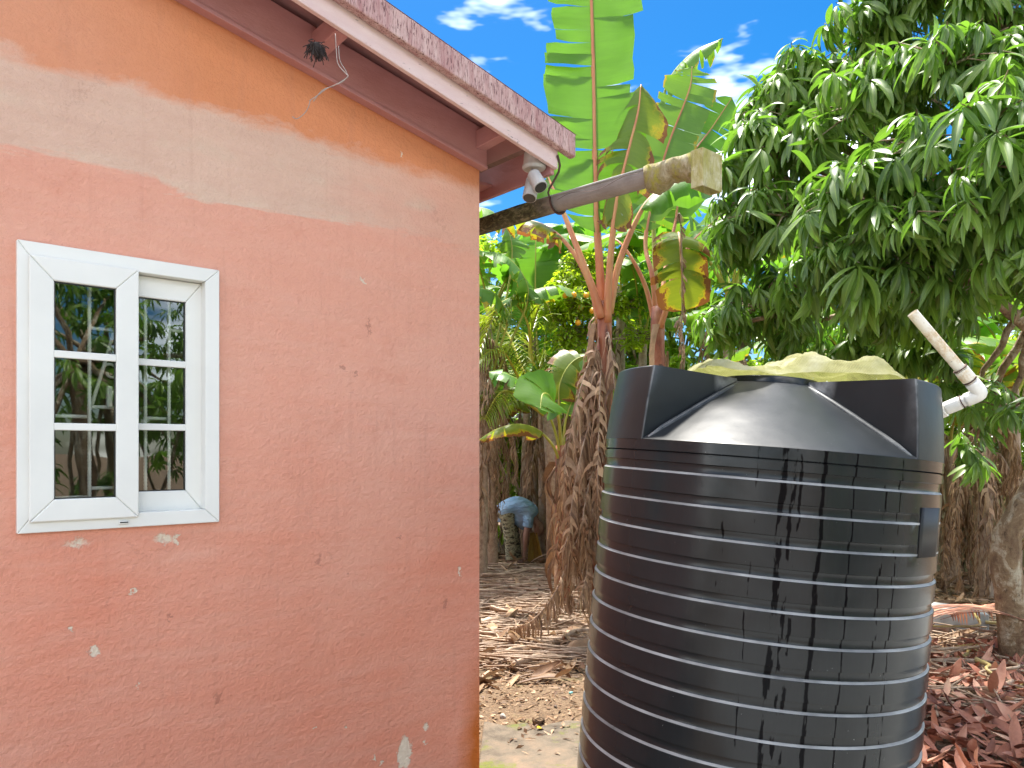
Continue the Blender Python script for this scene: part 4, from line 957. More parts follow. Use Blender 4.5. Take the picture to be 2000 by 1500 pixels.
# ------------------------------------------------------------------ second banana behind the tank
D2 = 8.0
b2 = gpt(1276, D2); t2 = at(1286, 600, D2)
ban2 = thing('banana_plant', 'red-stemmed banana plant with scorched yellow leaf behind the tank rim', 'banana plant', b2, 'banana plants')
pseudostem(ban2, b2 - Vector((0, 0, .05)), t2, 0.11, 0.07, 2); sheath_strips(ban2, b2, t2, 0.09, 16, 4, 0.45, 0.97)
banana_leaf(ban2, A3((1284, 650, D2), (1262, 560, D2), (1232, 500, D2), (1205, 468, D2 + .1), (1190, 470, D2 + .3)), 0.35, 0.8, seed=11, tears=3, sag=0.5, rib=0.03, ribmat='petiole', thickness=1.3)
banana_leaf(ban2, A3((1286, 640, D2), (1275, 540, D2 + .1), (1262, 460, D2 + .3), (1300, 300, D2 + .4), (1345, 180, D2 + .4), (1352, 130, D2 + .4)), 0.62, 0.42, seed=12, tears=14, sag=0.12, rib=0.032, mat='ban_g', nh=(-0.55, -0.7, 0.2), thickness=1.3)
banana_leaf(ban2, A3((1286, 640, D2 + .1), (1278, 480, D2 + .4), (1276, 300, D2 + .7), (1300, 170, D2 + .7), (1350, 105, D2 + .7), (1412, 75, D2 + .6)), 0.55, 0.45, seed=13, tears=16, sag=0.75, rib=0.03, mat='ban_g', nh=(0, 0, 1), ribmat='petiole_y', gap=0.7, thickness=1.3)
banana_leaf(ban2, A3((1290, 640, D2 - .1), (1312, 570, D2 - .15), (1330, 500, D2 - .2), (1326, 455, D2 - .35), (1328, 480, D2 - .5), (1333, 560, D2 - .52), (1338, 610, D2 - .5)), 0.62, 0.50, seed=14, tears=6, sag=0.2, rib=0.03, mat='ban_b', nh=(-0.62, -0.75, 0.2), thickness=1.3)
banana_leaf(ban2, A3((1288, 640, D2), (1306, 560, D2 + .1), (1345, 480, D2 + .2), (1410, 420, D2 + .3), (1470, 370, D2 + .5), (1540, 370, D2 + .8)), 0.6, 0.42, seed=15, tears=5, sag=0.45, rib=0.03, nh=(-0.2, -0.3, 1), thickness=1.3)
banana_leaf(ban2, A3((1288, 640, D2 + .1), (1300, 520, D2 + .5), (1320, 430, D2 + .8), (1335, 330, D2 + .9), (1390, 250, D2 + 1), (1430, 190, D2 + 1.0)), 0.6, 0.4, seed=16, tears=14, sag=0.2, rib=0.03, nh=(-0.6, -0.6, 0.4), thickness=1.3)
dry_leaf(ban2, at(1324, 432, D2 - .55), RGT * 0.03 - FWD * 0.03, 1.45, 0.4, 71, 0.16)
dry_leaf(ban2, at(1318, 640, D2 - .2), RGT * 0.08 - FWD * 0.1, 0.9, 0.5, 72, 0.25)

# ------------------------------------------------------------------ young banana low by the house corner
D3 = 8.2
b3 = gpt(1098, D3); t3 = at(1096, 870, D3)
ban3 = thing('banana_plant', 'young bright green banana plant low between house corner and tank', 'banana plant', b3, 'banana plants')
pseudostem(ban3, b3 - Vector((0, 0, .05)), t3, 0.08, 0.05, 3)
sheath_strips(ban3, b3, t3, 0.07, 22, 8)
PY = 'petiole_y'
banana_leaf(ban3, A3((1096, 890, D3), (1088, 850, D3 - .1), (1068, 800, D3 - .2), (1030, 755, D3 - .3), (990, 730, D3 - .35), (955, 726, D3 - .3)), 0.36, 0.40, seed=21, tears=7, sag=0.5, rib=0.022, ribmat=PY, nh=(-0.3, -0.4, 1), mat='ban')
banana_leaf(ban3, A3((1094, 900, D3), (1080, 868, D3 - .15), (1050, 838, D3 - .3), (1010, 828, D3 - .4), (970, 838, D3 - .45), (936, 858, D3 - .4)), 0.34, 0.35, seed=22, tears=6, sag=0.7, rib=0.022, ribmat=PY, nh=(0, -0.2, 1), mat='ban_b')
banana_leaf(ban3, A3((1096, 880, D3), (1092, 820, D3 - .2), (1075, 775, D3 - .45), (1060, 770, D3 - .65), (1055, 800, D3 - .8)), 0.62, 0.40, seed=23, tears=2, sag=0.1, rib=0.022, ribmat=PY, nh=(-0.4, -0.8, 0.5))
banana_leaf(ban3, A3((1098, 880, D3 + .1), (1092, 800, D3 + .1), (1095, 745, D3 + .1), (1120, 705, D3 + .2), (1160, 690, D3 + .3)), 0.5, 0.35, seed=24, tears=4, sag=0.35, rib=0.02, ribmat=PY, nh=(-0.5, -0.6, 0.6), mat='ban_b')
banana_leaf(ban3, A3((1100, 880, D3 + .15), (1105, 820, D3 + .15), (1125, 770, D3 + .15), (1150, 735, D3 + .1), (1165, 715, D3)), 0.42, 0.3, seed=25, tears=3, sag=0.2, rib=0.02, ribmat=PY, nh=(-0.6, -0.6, 0.5), mat='ban_g')

# ------------------------------------------------------------------ bananas of the background, each its own shape
def auto_banana(px, dep, ytop, nleaf, seed, label, length=2.0, width=0.55, ndry=0, mats=('ban', 'ban_g', 'ban'), ribm=PY, spread=1.0):
    r = random.Random(seed); base = gpt(px, dep); top = at(px + r.uniform(-8, 8), ytop, dep)
    pl = thing('banana_plant', label, 'banana plant', base, 'banana plants'); pseudostem(pl, base - Vector((0, 0, .05)), top, 0.10, 0.06, seed, 'drystalk' if ndry >= 2 else 'stem')
    a0 = r.uniform(0, 6.28)
    for k in range(nleaf):
        a = a0 + k * 2.4 + r.uniform(-.3, .3); o = Vector((math.cos(a), math.sin(a), 0)) * spread; L = length * r.uniform(0.75, 1.1); e = r.uniform(0.5, 1.3)
        pts = [top - Vector((0, 0, 0.15)), top + o * 0.12 * L + Vector((0, 0, 0.16 * L)), top + o * 0.32 * L + Vector((0, 0, 0.34 * L * e)), top + o * 0.62 * L + Vector((0, 0, 0.42 * L * e)), top + o * 0.92 * L + Vector((0, 0, 0.36 * L * e - 0.12))]
        banana_leaf(pl, pts, width * r.uniform(0.85, 1.15), 0.24, tuple(Vector((0, 0, 1)) - o * 0.3), r.choice(mats), r.randint(8, 22), r.uniform(0.25, 0.7), seed * 31 + k, 0.026, ribm, 30, gap=0.6)
    for k in range(ndry):
        a = r.uniform(0, 6.28); p0 = base.lerp(top, r.uniform(0.45, 1.0)); dry_leaf(pl, p0, Vector((math.cos(a), math.sin(a), 0)) * r.uniform(0.15, 0.4), min(p0.z - base.z, r.uniform(0.8, 1.7)), 0.8, seed * 17 + k, 0.6)
    return pl
pl4 = auto_banana(938, 9.9, 640, 4, 101, 'banana plant with pale striped leaves right behind the house corner', 1.7, 0.55, 14)
banana_leaf(pl4, A3((955, 760, 9.9), (1000, 660, 9.9), (1032, 570, 9.8), (995, 505, 9.7), (930, 488, 9.6)), 0.62, 0.45, seed=201, tears=14, sag=0.5, rib=0.024, ribmat=PY, mat='ban_g', nh=(-.2, -.3, 1))
banana_leaf(pl4, A3((950, 760, 9.9), (975, 680, 9.8), (990, 620, 9.7), (965, 572, 9.6), (915, 560, 9.5)), 0.55, 0.45, seed=202, tears=12, sag=0.6, rib=0.024, ribmat=PY, mat='ban_g', nh=(-.2, -.3, 1))
banana_leaf(pl4, A3((950, 740, 9.9), (985, 600, 10), (1000, 480, 10), (965, 415, 9.9), (900, 400, 9.8)), 0.6, 0.45, seed=203, tears=14, sag=0.45, rib=0.024, ribmat=PY, mat='ban_g', nh=(-.2, -.3, 1))
auto_banana(1048, 13.0, 640, 8, 102, 'banana plant with glowing upright leaves behind the young palm', 2.2, 0.6, 8)
b5 = gpt(1062, 11.9); pl5 = thing('banana_plant', 'banana plant with two glowing upright leaves left of the orange tree', 'banana plant', b5, 'banana plants'); pseudostem(pl5, b5, at(1060, 760, 11.9), 0.1, 0.06, 15, 'drystalk')
banana_leaf(pl5, A3((1060, 800, 11.9), (1050, 680, 11.8), (1046, 580, 11.7), (1046, 500, 11.6), (1047, 455, 11.6)), 0.78, 0.30, seed=204, tears=7, sag=0.1, rib=0.03, ribmat=PY)
banana_leaf(pl5, A3((1062, 800, 11.9), (1064, 680, 12), (1080, 560, 12), (1105, 490, 12), (1135, 440, 12)), 0.65, 0.30, seed=205, tears=7, sag=0.15, rib=0.03, ribmat=PY)
banana_leaf(pl5, A3((1060, 800, 11.9), (1030, 720, 11.7), (1000, 680, 11.5), (965, 690, 11.3), (940, 740, 11.2)), 0.6, 0.35, seed=206, tears=8, sag=0.5, rib=0.03, ribmat=PY, nh=(0, 0, 1))
for k in range(9):
    a = k * 2.4; p0 = b5.lerp(at(1060, 760, 11.9), 0.5 + 0.05 * k); dry_leaf(pl5, p0, Vector((math.cos(a), math.sin(a), 0)) * 0.3, p0.z - b5.z, 0.8, 900 + k, 0.6)
auto_banana(950, 12.6, 600, 7, 103, 'far banana plant whose leaves rise under the gutter', 2.3, 0.6, 4)
auto_banana(1078, 13.2, 800, 4, 104, 'low banana plant wrapped in brown dead leaves behind the bending person', 1.5, 0.45, 12)
auto_banana(1420, 10.5, 560, 7, 105, 'banana plant half hidden behind the left end of the big tree', 2.2, 0.6, 3)
auto_banana(1690, 8.2, 760, 7, 106, 'banana plant showing through below the big tree crown', 1.8, 0.5, 3)
auto_banana(1925, 8.6, 800, 6, 107, 'banana plant with shaggy dead leaves near the right edge', 1.9, 0.5, 14, ('ban_g', 'ban_b'))
auto_banana(1860, 9.6, 860, 3, 108, 'brown withered banana plant just right of the tank', 1.3, 0.4, 12, ('ban_b',))
auto_banana(1215, 12.0, 560, 7, 109, 'far banana plant seen between the two red stems', 2.1, 0.55, 3)
auto_banana(958, 12.2, 840, 3, 110, 'stubby banana plant shrouded in dead leaves left of the bending person', 1.2, 0.4, 12, ('ban_b',))
auto_banana(1255, 11.5, 660, 6, 112, 'banana plant with bright leaves just right of the first red stem', 1.7, 0.5, 2)
auto_banana(1790, 9.4, 740, 7, 113, 'banana plant with bright leaves behind the overflow pipe', 1.7, 0.5, 3)
auto_banana(1980, 9.2, 760, 6, 114, 'banana plant with bright leaves beyond the pale trunk', 1.7, 0.5, 4)
auto_banana(1040, 13.4, 720, 6, 115, 'banana plant with bright leaves above the bending person', 1.5, 0.5, 0)
auto_banana(958, 10.9, 800, 7, 116, 'low banana plant with bright leaves filling the space beside the house corner', 1.25, 0.42, 3, ('ban',))
auto_banana(1092, 10.9, 760, 7, 117, 'low banana plant with bright leaves left of the dead leaf skirt', 1.25, 0.42, 3, ('ban',))
auto_banana(1025, 12.6, 790, 7, 118, 'low banana plant with bright leaves right above the bending back', 1.35, 0.45, 2, ('ban',))
auto_banana(1560, 12.5, 560, 6, 111, 'far banana plant behind the middle of the big tree', 2.2, 0.55, 2)

# ------------------------------------------------------------------ young coconut palm
def frond(plant, pts, nl=46, ll=0.5, seed=0, mat='palm', rach='rachis', droop=0.8, name='frond', rr0=0.02):
    r = random.Random(seed); C = spline(pts, 40); Tn = np.gradient(C, axis=0); Tn /= np.linalg.norm(Tn, axis=1, keepdims=True)
    b = MB(); b.tube([tuple(c) for c in C], [rr0 * (1 - 0.85 * i / 39) for i in range(40)], 6); fr = b.build(name, MT[rach], plant, smooth=True); b = MB()
    for k in range(nl):
        t = 0.18 + 0.82 * k / nl; i = min(38, int(t * 39)); c, tn = Vector(C[i]), Vector(Tn[i])
        sdv = tn.cross(Vector((0, 0, 1))); sdv.normalize()
        for s in (-1, 1):
            L = ll * (0.55 + 0.6 * math.sin(math.pi * min(1, t * 0.95 + 0.05))) * r.uniform(0.85, 1.1); d0 = (sdv * s + tn * 0.75 + Vector((0, 0, 0.1))).normalized(); P, uv = [], []; g = droop * r.uniform(0.6, 1.3)
            cur = c.copy(); w = 0.024
            for j in range(5):
                q_ = j / 4; d = (d0 + Vector((0, 0, -g * q_ * 1.6))).normalized(); wd = d.cross(Vector((0, 0, 1))).normalized() * w * 0.5 * (1 - q_ ** 2 * 0.9)
                P.append([tuple(cur - wd), tuple(cur + Vector((0, 0, 0.004))), tuple(cur + wd)]); uv += [(q_, 0), (q_, 0.5), (q_, 1)]; cur = cur + d * L / 4
            b.grid(P, uv, tint=r.random())
    lf = b.build('leaflets', MT[mat], fr, smooth=True); lf['kind'] = 'stuff'; return fr
DP = 10.2
pb = gpt(1082, DP); palm = thing('coconut_palm', 'young coconut palm with yellow arching frond stalks near the house corner', 'palm', pb)
b = MB(); b.tube([pb - Vector((0, 0, .05)), at(1078, 900, DP), at(1068, 800, DP)], [0.10, 0.09, 0.07], 12); b.build('trunk', MT['drystalk'], palm, smooth=True)
for k, pts in enumerate((((1030, 800, DP), (1040, 700, DP), (1030, 630, DP - .2), (1000, 590, DP - .3), (965, 620, DP - .5), (935, 690, DP - .6)), ((1030, 800, DP), (1035, 700, DP + .2), (1045, 620, DP + .2), (1065, 590, DP + .1), (1085, 640, DP)), ((1030, 800, DP), (1015, 740, DP - .2), (985, 690, DP - .4), (950, 690, DP - .6), (910, 740, DP - .7)),
                          ((1030, 800, DP), (1020, 720, DP + .3), (990, 650, DP + .6), (950, 620, DP + .8), (910, 640, DP + .9)), ((1030, 800, DP), (1050, 740, DP - .2), (1070, 700, DP - .3), (1090, 720, DP - .5), (1100, 780, DP - .6)), ((1030, 800, DP), (1005, 770, DP - .3), (975, 770, DP - .6), (945, 820, DP - .8)))):
    frond(palm, A3((1068, 815, DP), *pts[1:]), 46, 0.48, 60 + k, rr0=0.026)

# ------------------------------------------------------------------ leafy crowns from rosettes
def rosettes(lobes, n_ros, leaves, seed, droop=(0.2, 0.9), out_bias=0.5, fill=0.35, scale=(0.8, 1.15)):
    g = np.random.default_rng(seed); wts = np.array([l[1] ** 2 for l in lobes]); wts /= wts.sum(); cen = g.choice(len(lobes), n_ros, p=wts)
    C = np.array([lobes[i][0] for i in cen]); Rr = np.array([lobes[i][1] for i in cen]); d = g.normal(size=(n_ros, 3)); d /= np.linalg.norm(d, axis=1, keepdims=True); d[:, 2] = np.where(d[:, 2] < -0.55, -d[:, 2] * 0.6, d[:, 2])
    rad = np.where(g.random(n_ros) < fill, g.uniform(0.35, 0.9, n_ros), g.uniform(0.85, 1.12, n_ros)); tips = C + d * (Rr * rad)[:, None] * np.array((1, 1, 0.85))
    pos, X, N, sc, ti = [], [], [], [], []
    for i in range(n_ros):
        ax = d[i] * out_bias + np.array((0, 0, 0.6)) + g.normal(size=3) * 0.25; ax /= np.linalg.norm(ax); u = np.cross(ax, (0.31, 0.77, 0.55)); u /= np.linalg.norm(u); w = np.cross(ax, u); k = int(g.integers(leaves[0], leaves[1] + 1)); t0 = np.clip(g.normal(0.36, 0.24), 0, 1) + (0.4 if g.random() < 0.16 else 0)
        ph = g.random() * 6.28
        rs = g.uniform(0.72, 1.22)
        for j in range(k):
            a = ph + 2.4 * j; h = j / k; el = g.uniform(-0.45, 0.7) + 0.5 * (h - 0.5)
            x = (u * math.cos(a) + w * math.sin(a)) * math.cos(el) + ax * math.sin(el) + np.array((0, 0, -g.uniform(*droop))); x /= np.linalg.norm(x)
            pos.append(tips[i] - ax * (0.07 * (1 - h)) + x * 0.012); X.append(x); N.append(ax * 1.0 + np.array((0, 0, 0.6)) + g.normal(size=3) * 0.2); sc.append(rs * g.uniform(*scale) * (1.0 - 0.25 * abs(h - 0.4))); ti.append(min(1, max(0, t0 + g.normal(0, 0.08))))
    return tips, cen, np.array(pos), np.array(X), np.array(N), np.array(sc), np.array(ti)

def limb(b, pts, r0, r1, seg=10, n=14, wob=0.02, seed=0):
    C = spline(pts, n); r = random.Random(seed)
    b.tube([tuple(c + np.array((r.uniform(-wob, wob), r.uniform(-wob, wob), 0)) * (0 < i < n - 1)) for i, c in enumerate(C)], [r0 + (r1 - r0) * i / (n - 1) for i in range(n)], seg)

def make_tree(tree, lobes, trunk_pts, r0, r1, fork, n_ros, leaves, tmpls, mat, seed, n_single=0, twig=True, **kw):
    b = MB(); limb(b, trunk_pts, r0, r1, 12, 22, 0.012, seed); b.build('trunk', MT['bark'], tree, smooth=True)
    tips, cen, pos, X, N, sc, ti = rosettes(lobes, n_ros, leaves, seed, **kw); top = Vector(fork)
    for i, (c, r) in enumerate(lobes):
        c = Vector(c); b = MB(); limb(b, [top, top.lerp(c, 0.4) + Vector((0, 0, 0.12)), top.lerp(c, 0.8) + Vector((0, 0, .05)), c], r1 * 0.55, 0.012, 8, 12, 0.02, seed + i)
        b.build('branch', MT['bark'], tree, smooth=True)
    if twig:
        b = MB()
        for t_, ci in zip(tips, cen):
            c = Vector(lobes[ci][0]); t_ = Vector(t_); m_ = c.lerp(t_, 0.55) + Vector((0, 0, 0.03)); b.tube([c.lerp(t_, 0.1), m_, t_], [0.008, 0.006, 0.003], 4, cap=False)
        tw = b.build('twigs', MT['bark'], tree, smooth=True); tw['kind'] = 'stuff'
    R = frame_np(X, N); pick = np.zeros(len(pos), bool)
    if n_single:
        C0 = np.array(CAM); q_ = pos - C0; dd = q_ @ np.array(FWD); px = 1000 + F_PX * (q_ @ np.array(RGT)) / np.maximum(dd, .1); py = HOR - F_PX * q_[:, 2] / np.maximum(dd, .1)
        ok = (px > 0) & (px < 2000) & (py > 0) & (py < 1500) & (dd > 0.5); score = np.where(ok, dd, 1e9); pick[np.argsort(score)[:n_single]] = True
        ms = []
        for V, F, uv in tmpls:
            for tv in (0.05, 0.22, 0.4, 0.7):
                me = np_mesh('leaf', V, F, np.full(len(V), tv), uv); me.materials.append(MT[mat]); ms.append(me)
        off = Matrix.Translation(-Vector(tree.location))
        for i in np.nonzero(pick)[0]:
            o = bpy.data.objects.new('leaf', ms[(i % len(tmpls)) * 4 + int(np.argmin(np.abs(np.array((0.05, 0.22, 0.4, 0.7)) - ti[i])))]); COL.link(o); o.parent = tree
            o.matrix_basis = off @ Matrix.Translation(Vector(pos[i])) @ Matrix(R[i].tolist()).to_4x4() @ Matrix.Scale(float(sc[i]), 4)
    k = ~pick; V_, F_, T_, U_ = scatter(tmpls, pos[k], R[k], sc[k], ti[k])
    fo = link('foliage', np_mesh('foliage', V_, F_, T_, U_), MT[mat], tree); fo['kind'] = 'stuff'
    return tree

MANGO = [leaf_template(0.21, 0.044, 0.35, 0.75, 7), leaf_template(0.23, 0.042, 0.5, 1.25, 7, 0.5), leaf_template(0.19, 0.044, 0.3, 0.35, 7, -0.6), leaf_template(0.17, 0.043, 0.4, 1.0, 7, 0.3), leaf_template(0.20, 0.040, 0.6, 0.6, 7, 0.8)]
def lobe(px, py, dep, r): return (np.array(at(px, py, dep)), r * dep / F_PX)
ML = [lobe(1545, 170, 6.0, 85), lobe(1500, 300, 5.8, 85), lobe(1600, 260, 5.8, 110), lobe(1720, 60, 5.6, 110), lobe(1700, 210, 5.2, 120), lobe(1850, -40, 5.2, 160), lobe(1850, 130, 4.7, 120), lobe(1960, 60, 5.0, 140), lobe(1930, 250, 4.1, 120), lobe(1800, 290, 4.5, 105), lobe(1680, 380, 4.9, 110),
      lobe(1540, 420, 5.6, 110), lobe(1470, 460, 6.0, 70), lobe(1780, 430, 4.6, 110), lobe(1920, 440, 4.2, 115), lobe(1640, 520, 5.0, 90), lobe(1760, 530, 4.7, 80), lobe(1720, 600, 5.4, 70), lobe(1800, 600, 5.3, 70), lobe(1580, 580, 5.6, 70), lobe(1490, 215, 6.0, 60), lobe(1450, 330, 6.0, 55), lobe(1425, 410, 6.1, 50), lobe(1830, 670, 6.0, 60), lobe(1860, 600, 5.6, 55), lobe(1780, 690, 6.2, 55), lobe(1480, 600, 6.2, 95), lobe(1560, 640, 6.2, 80), lobe(1410, 640, 6.3, 65), lobe(1700, 650, 6.4, 80), lobe(1640, 690, 6.5, 70), lobe(2000, 330, 4.0, 120), lobe(2030, 520, 4.3, 120), lobe(1970, 800, 5.6, 70), lobe(1900, 760, 5.9, 60), lobe(1890, 880, 6.2, 45), lobe(2080, 150, 4.4, 160), lobe(2150, 380, 4.4, 160), lobe(1980, -150, 5.2, 180), lobe(1780, -150, 5.8, 150)]
mb = gpt(1992, 5.75); fk = at(2070, 560, 5.4)
mango = thing('mango_tree', 'big mango tree with long drooping glossy leaves and lichen-pale trunk at right', 'tree', mb)
make_tree(mango, ML, [mb - Vector((0, 0, 0.1)), at(1978, 1200, 5.72), at(1962, 1090, 5.7), at(1985, 1010, 5.65), at(2050, 900, 5.6), at(2100, 740, 5.5), at(2070, 560, 5.4)], 0.115, 0.075, fk, 1000, (8, 19), MANGO, 'mango', 5, 300, droop=(0.35, 1.35), scale=(0.9, 1.3))
b = MB(); limb(b, [at(2110, 740, 5.45), at(2010, 640, 5.3), at(1930, 575, 5.2), at(1860, 500, 5.0), at(1780, 430, 4.8)], 0.055, 0.02, 10, 18, 0.008, 3); b.build('branch', MT['bark'], mango, smooth=True)

# citrus tree with fruit
CIT = [leaf_template(0.085, 0.042, 0.25, 0.5, 4), leaf_template(0.075, 0.04, 0.3, 0.9, 4), leaf_template(0.09, 0.04, 0.15, 0.3, 4)]
cb = gpt(1125, 10.6); cit = thing('orange_tree', 'yellow-green orange tree with a few ripe fruits left of the red stem', 'tree', cb)
CL = [lobe(1105, 560, 10.6, 42), lobe(1135, 520, 10.7, 42), lobe(1090, 620, 10.5, 40), lobe(1130, 600, 10.3, 45), lobe(1110, 670, 10.4, 40), lobe(1160, 560, 10.8, 38), lobe(1150, 650, 10.5, 40), lobe(1205, 520, 11.2, 38), lobe(1235, 470, 11.3, 36), lobe(1220, 600, 11.2, 40), lobe(1250, 660, 11.2, 40)]
make_tree(cit, CL, [cb, at(1125, 850, 10.6), at(1125, 700, 10.6)], 0.06, 0.04, at(1125, 700, 10.6), 760, (7, 10), CIT, 'citrus', 9, 0, droop=(0.0, 0.5), fill=0.4)
for k, (x, y) in enumerate(((1121, 576), (1145, 577), (1134, 600), (1157, 607), (1104, 577), (1129, 630))):
    b = MB(); b.sphere(at(x, y, 10.02 + 0.05 * (k % 3)), (0.036 + .004 * (k % 3), 0.04, 0.04), 8, 12); b.build('fruit', MT['orange'], cit, smooth=True)

# trees closing the view behind the plantation
BUSH = [leaf_template(0.15, 0.07, 0.25, 0.6, 4), leaf_template(0.13, 0.06, 0.3, 0.9, 4), leaf_template(0.17, 0.06, 0.2, 0.4, 4)]
for k, (px, dep, ytop, wpx, lab) in enumerate(((950, 14.5, 450, 95, 'leafy background tree behind the house corner under the gutter'), (1060, 15.0, 480, 90, 'leafy background tree behind the palm'), (1180, 14.0, 500, 90, 'leafy background tree behind the first red stem'), (1255, 13.4, 520, 80, 'leafy background tree showing between the two red stems'), (1330, 14.0, 480, 95, 'leafy background tree behind the second red stem'),
                                                 (1450, 13.5, 420, 85, 'leafy background tree behind the left part of the mango'), (1600, 13.5, 460, 90, 'leafy background tree behind the middle of the mango'), (1760, 12.6, 440, 105, 'leafy background tree behind the overflow pipe'), (1920, 12.0, 420, 110, 'leafy background tree behind the lichen-pale trunk'), (2080, 12.0, 400, 100, 'leafy background tree beyond the right edge'), (860, 15, 440, 100, 'leafy background tree mostly hidden by the house'), (740, 15.5, 470, 110, 'leafy tree hidden behind the house, second from its corner'), (600, 16, 470, 120, 'leafy tree hidden behind the house, third from its corner'), (440, 16.5, 470, 130, 'leafy tree hidden behind the house, farthest from its corner'), (2260, 11.5, 420, 120, 'leafy tree well beyond the right edge of the view'))):
    g_ = random.Random(300 + k); bb = gpt(px, dep); tr = thing('background_tree', lab, 'tree', bb, 'trees behind the plantation'); lb = []
    y = ytop + 40
    while y < 1010:
        for s in (-1, 0, 1): lb.append(lobe(px + s * wpx * 0.55 + g_.uniform(-12, 12), y + g_.uniform(-15, 15), dep + g_.uniform(-.6, .6), wpx * g_.uniform(0.42, 0.6)))
        y += wpx * 0.75
    make_tree(tr, lb, [bb, at(px, 900, dep), at(px, (ytop + 1000) / 2, dep)], 0.09, 0.05, at(px, (ytop + 1000) / 2, dep), 620, (7, 9), BUSH, 'bush', 300 + k, 0, twig=False, droop=(0.0, 0.6), fill=0.25, scale=(0.8, 1.4))

for k, (px, dep, ytop, wpx, lab) in enumerate(((1150, 11.6, 800, 60, 'low leafy shrub behind the foot of the red stem'), (1240, 10.6, 740, 70, 'low leafy shrub just behind the left tank rim'), (1370, 10.8, 690, 80, 'low leafy shrub behind the tank net, left'), (1500, 11.0, 700, 80, 'low leafy shrub behind the tank net, right'), (1790, 11.2, 700, 80, 'low leafy shrub below the overflow pipe'), (1960, 10.8, 700, 80, 'low leafy shrub between the withered banana and the pale trunk'), (1000, 13.6, 820, 60, 'low leafy shrub behind the bending person'))):
    g_ = random.Random(700 + k); bb = gpt(px, dep); tr = thing('shrub', lab, 'shrub', bb, 'shrubs under the bananas'); lb = []
    y = ytop + 30
    while y < 1050:
        for s in (-1, 0, 1): lb.append(lobe(px + s * wpx * 0.6 + g_.uniform(-10, 10), y + g_.uniform(-12, 12), dep + g_.uniform(-.4, .4), wpx * g_.uniform(0.42, 0.55)))
        y += wpx * 0.75
    make_tree(tr, lb, [bb, at(px, 960, dep), at(px, 900, dep)], 0.04, 0.025, at(px, 900, dep), 260, (7, 9), CIT if k % 2 else BUSH, 'bush', 700 + k, 0, twig=False, droop=(0.0, 0.6), fill=0.25, scale=(1.0, 1.5))

# trees behind the photographer: seen only as reflections in window and tank
for k, (x, y, h, s) in enumerate(((-0.2, -7.4, 4.3, 1.2), (1.6, -8.2, 4.9, 1.3), (-2.4, -9.5, 3.4, 1.1), (5.2, -6.5, 3.4, 1.1), (0.6, -9.6, 4.8, 1.4), (3.6, -9.6, 3.8, 1.3))):
    bb = Vector((x, y, gz(x, y))); tr = thing('mango_tree', ('leafy tree reflected in the window, nearest to the house', 'leafy tree reflected in the window, behind the nearest one', 'leafy tree standing behind the photographer to the left', 'leafy tree reflected in the right side of the tank', 'tallest leafy tree reflected in the window glass', 'leafy tree behind the photographer, farthest along the right')[k], 'tree', bb, 'trees behind the photographer'); g_ = random.Random(k + 50)
    lb = [(np.array(bb + Vector((g_.uniform(-1.1, 1.1) * s, g_.uniform(-.9, .9) * s, h * (0.08 + 0.84 * i / 11)))), g_.uniform(0.38, 0.6) * s) for i in range(12)]
    make_tree(tr, lb, [bb, bb + Vector((0.1, 0, h * 0.3)), bb + Vector((0, 0.1, h * 0.6))], 0.11, 0.07, bb + Vector((0, 0.1, h * 0.6)), 260, (9, 13), MANGO, 'mango', 60 + k, 0, twig=False, scale=(0.9, 1.3))
# ------------------------------------------------------------------ dry stalks lying about
r = random.Random(77)
MT['yellowtwig'] = stalk_mat('yellowish_twig', (0.30, 0.23, 0.07), (0.40, 0.31, 0.12), (0.50, 0.40, 0.20), (1, 1, 1), 14)
def lying(name, label, group, cat, px0, d0, px1, d1, rad, seed, lift=0.03, curve=0.1, mat='drystalk', flat=0.55):
    q_ = random.Random(seed); a, c = gpt(px0, d0), gpt(px1, d1); m1, m2 = a.lerp(c, 0.35), a.lerp(c, 0.7); nrm = Vector((-(c - a).y, (c - a).x, 0)).normalized()
    m1 = m1 + nrm * q_.uniform(-curve, curve); m2 = m2 + nrm * q_.uniform(-curve, curve)
    pts = []
    for p in (a, m1, m2, c): pts.append((p.x, p.y, gz(p.x, p.y) + lift + q_.uniform(0, 0.05)))
    b = MB(); C = spline(pts, 18); b.tube([tuple(x) for x in C], [rad * (1.15 - 0.7 * i / 17) * (1 + 0.12 * math.sin(i * 1.9 + seed)) for i in range(18)], 7, squash=flat)
    return tag(b.build(name, MT[mat], None, smooth=True), label, cat, group)
G1 = 'dry stalks on the ground'
named = [((940, 9.9, 1035, 10.6, 0.035), 'long straight pale stalk on the ground just in front of the person'),
         ((1000, 5.6, 1155, 5.95, 0.026), 'grey curved stalk on bare soil, nearest the tank'),
         ((965, 5.85, 1085, 6.35, 0.026), 'dark bent stick on bare soil near the house corner'),
         ((938, 7.9, 1075, 8.7, 0.045), 'thick dark stalk slanting away from the house corner'),
         ((1085, 7.0, 1165, 7.0, 0.04), 'pale flat stalk against the lower left of the tank'),
         ((938, 7.05, 1000, 7.35, 0.055), 'short thick tan stalk poking out from the house corner')]
for i, (a, lab) in enumerate(named): lying('dry_stalk', lab, G1, 'stalk', *a, 500 + i)
def where(px, d, rad):
    return '%s dry banana stalk %s, lying %s' % (('thin', 'slender', 'stout')[0 if rad < 0.013 else 1 if rad < 0.019 else 2], ('close to the house wall', 'midway between house and tank', 'close to the tank')[0 if px < 1000 else 1 if px < 1075 else 2], ('near the bare soil', 'below the hanging dead leaves', 'in front of the person')[0 if d < 7.2 else 1 if d < 8.8 else 2])
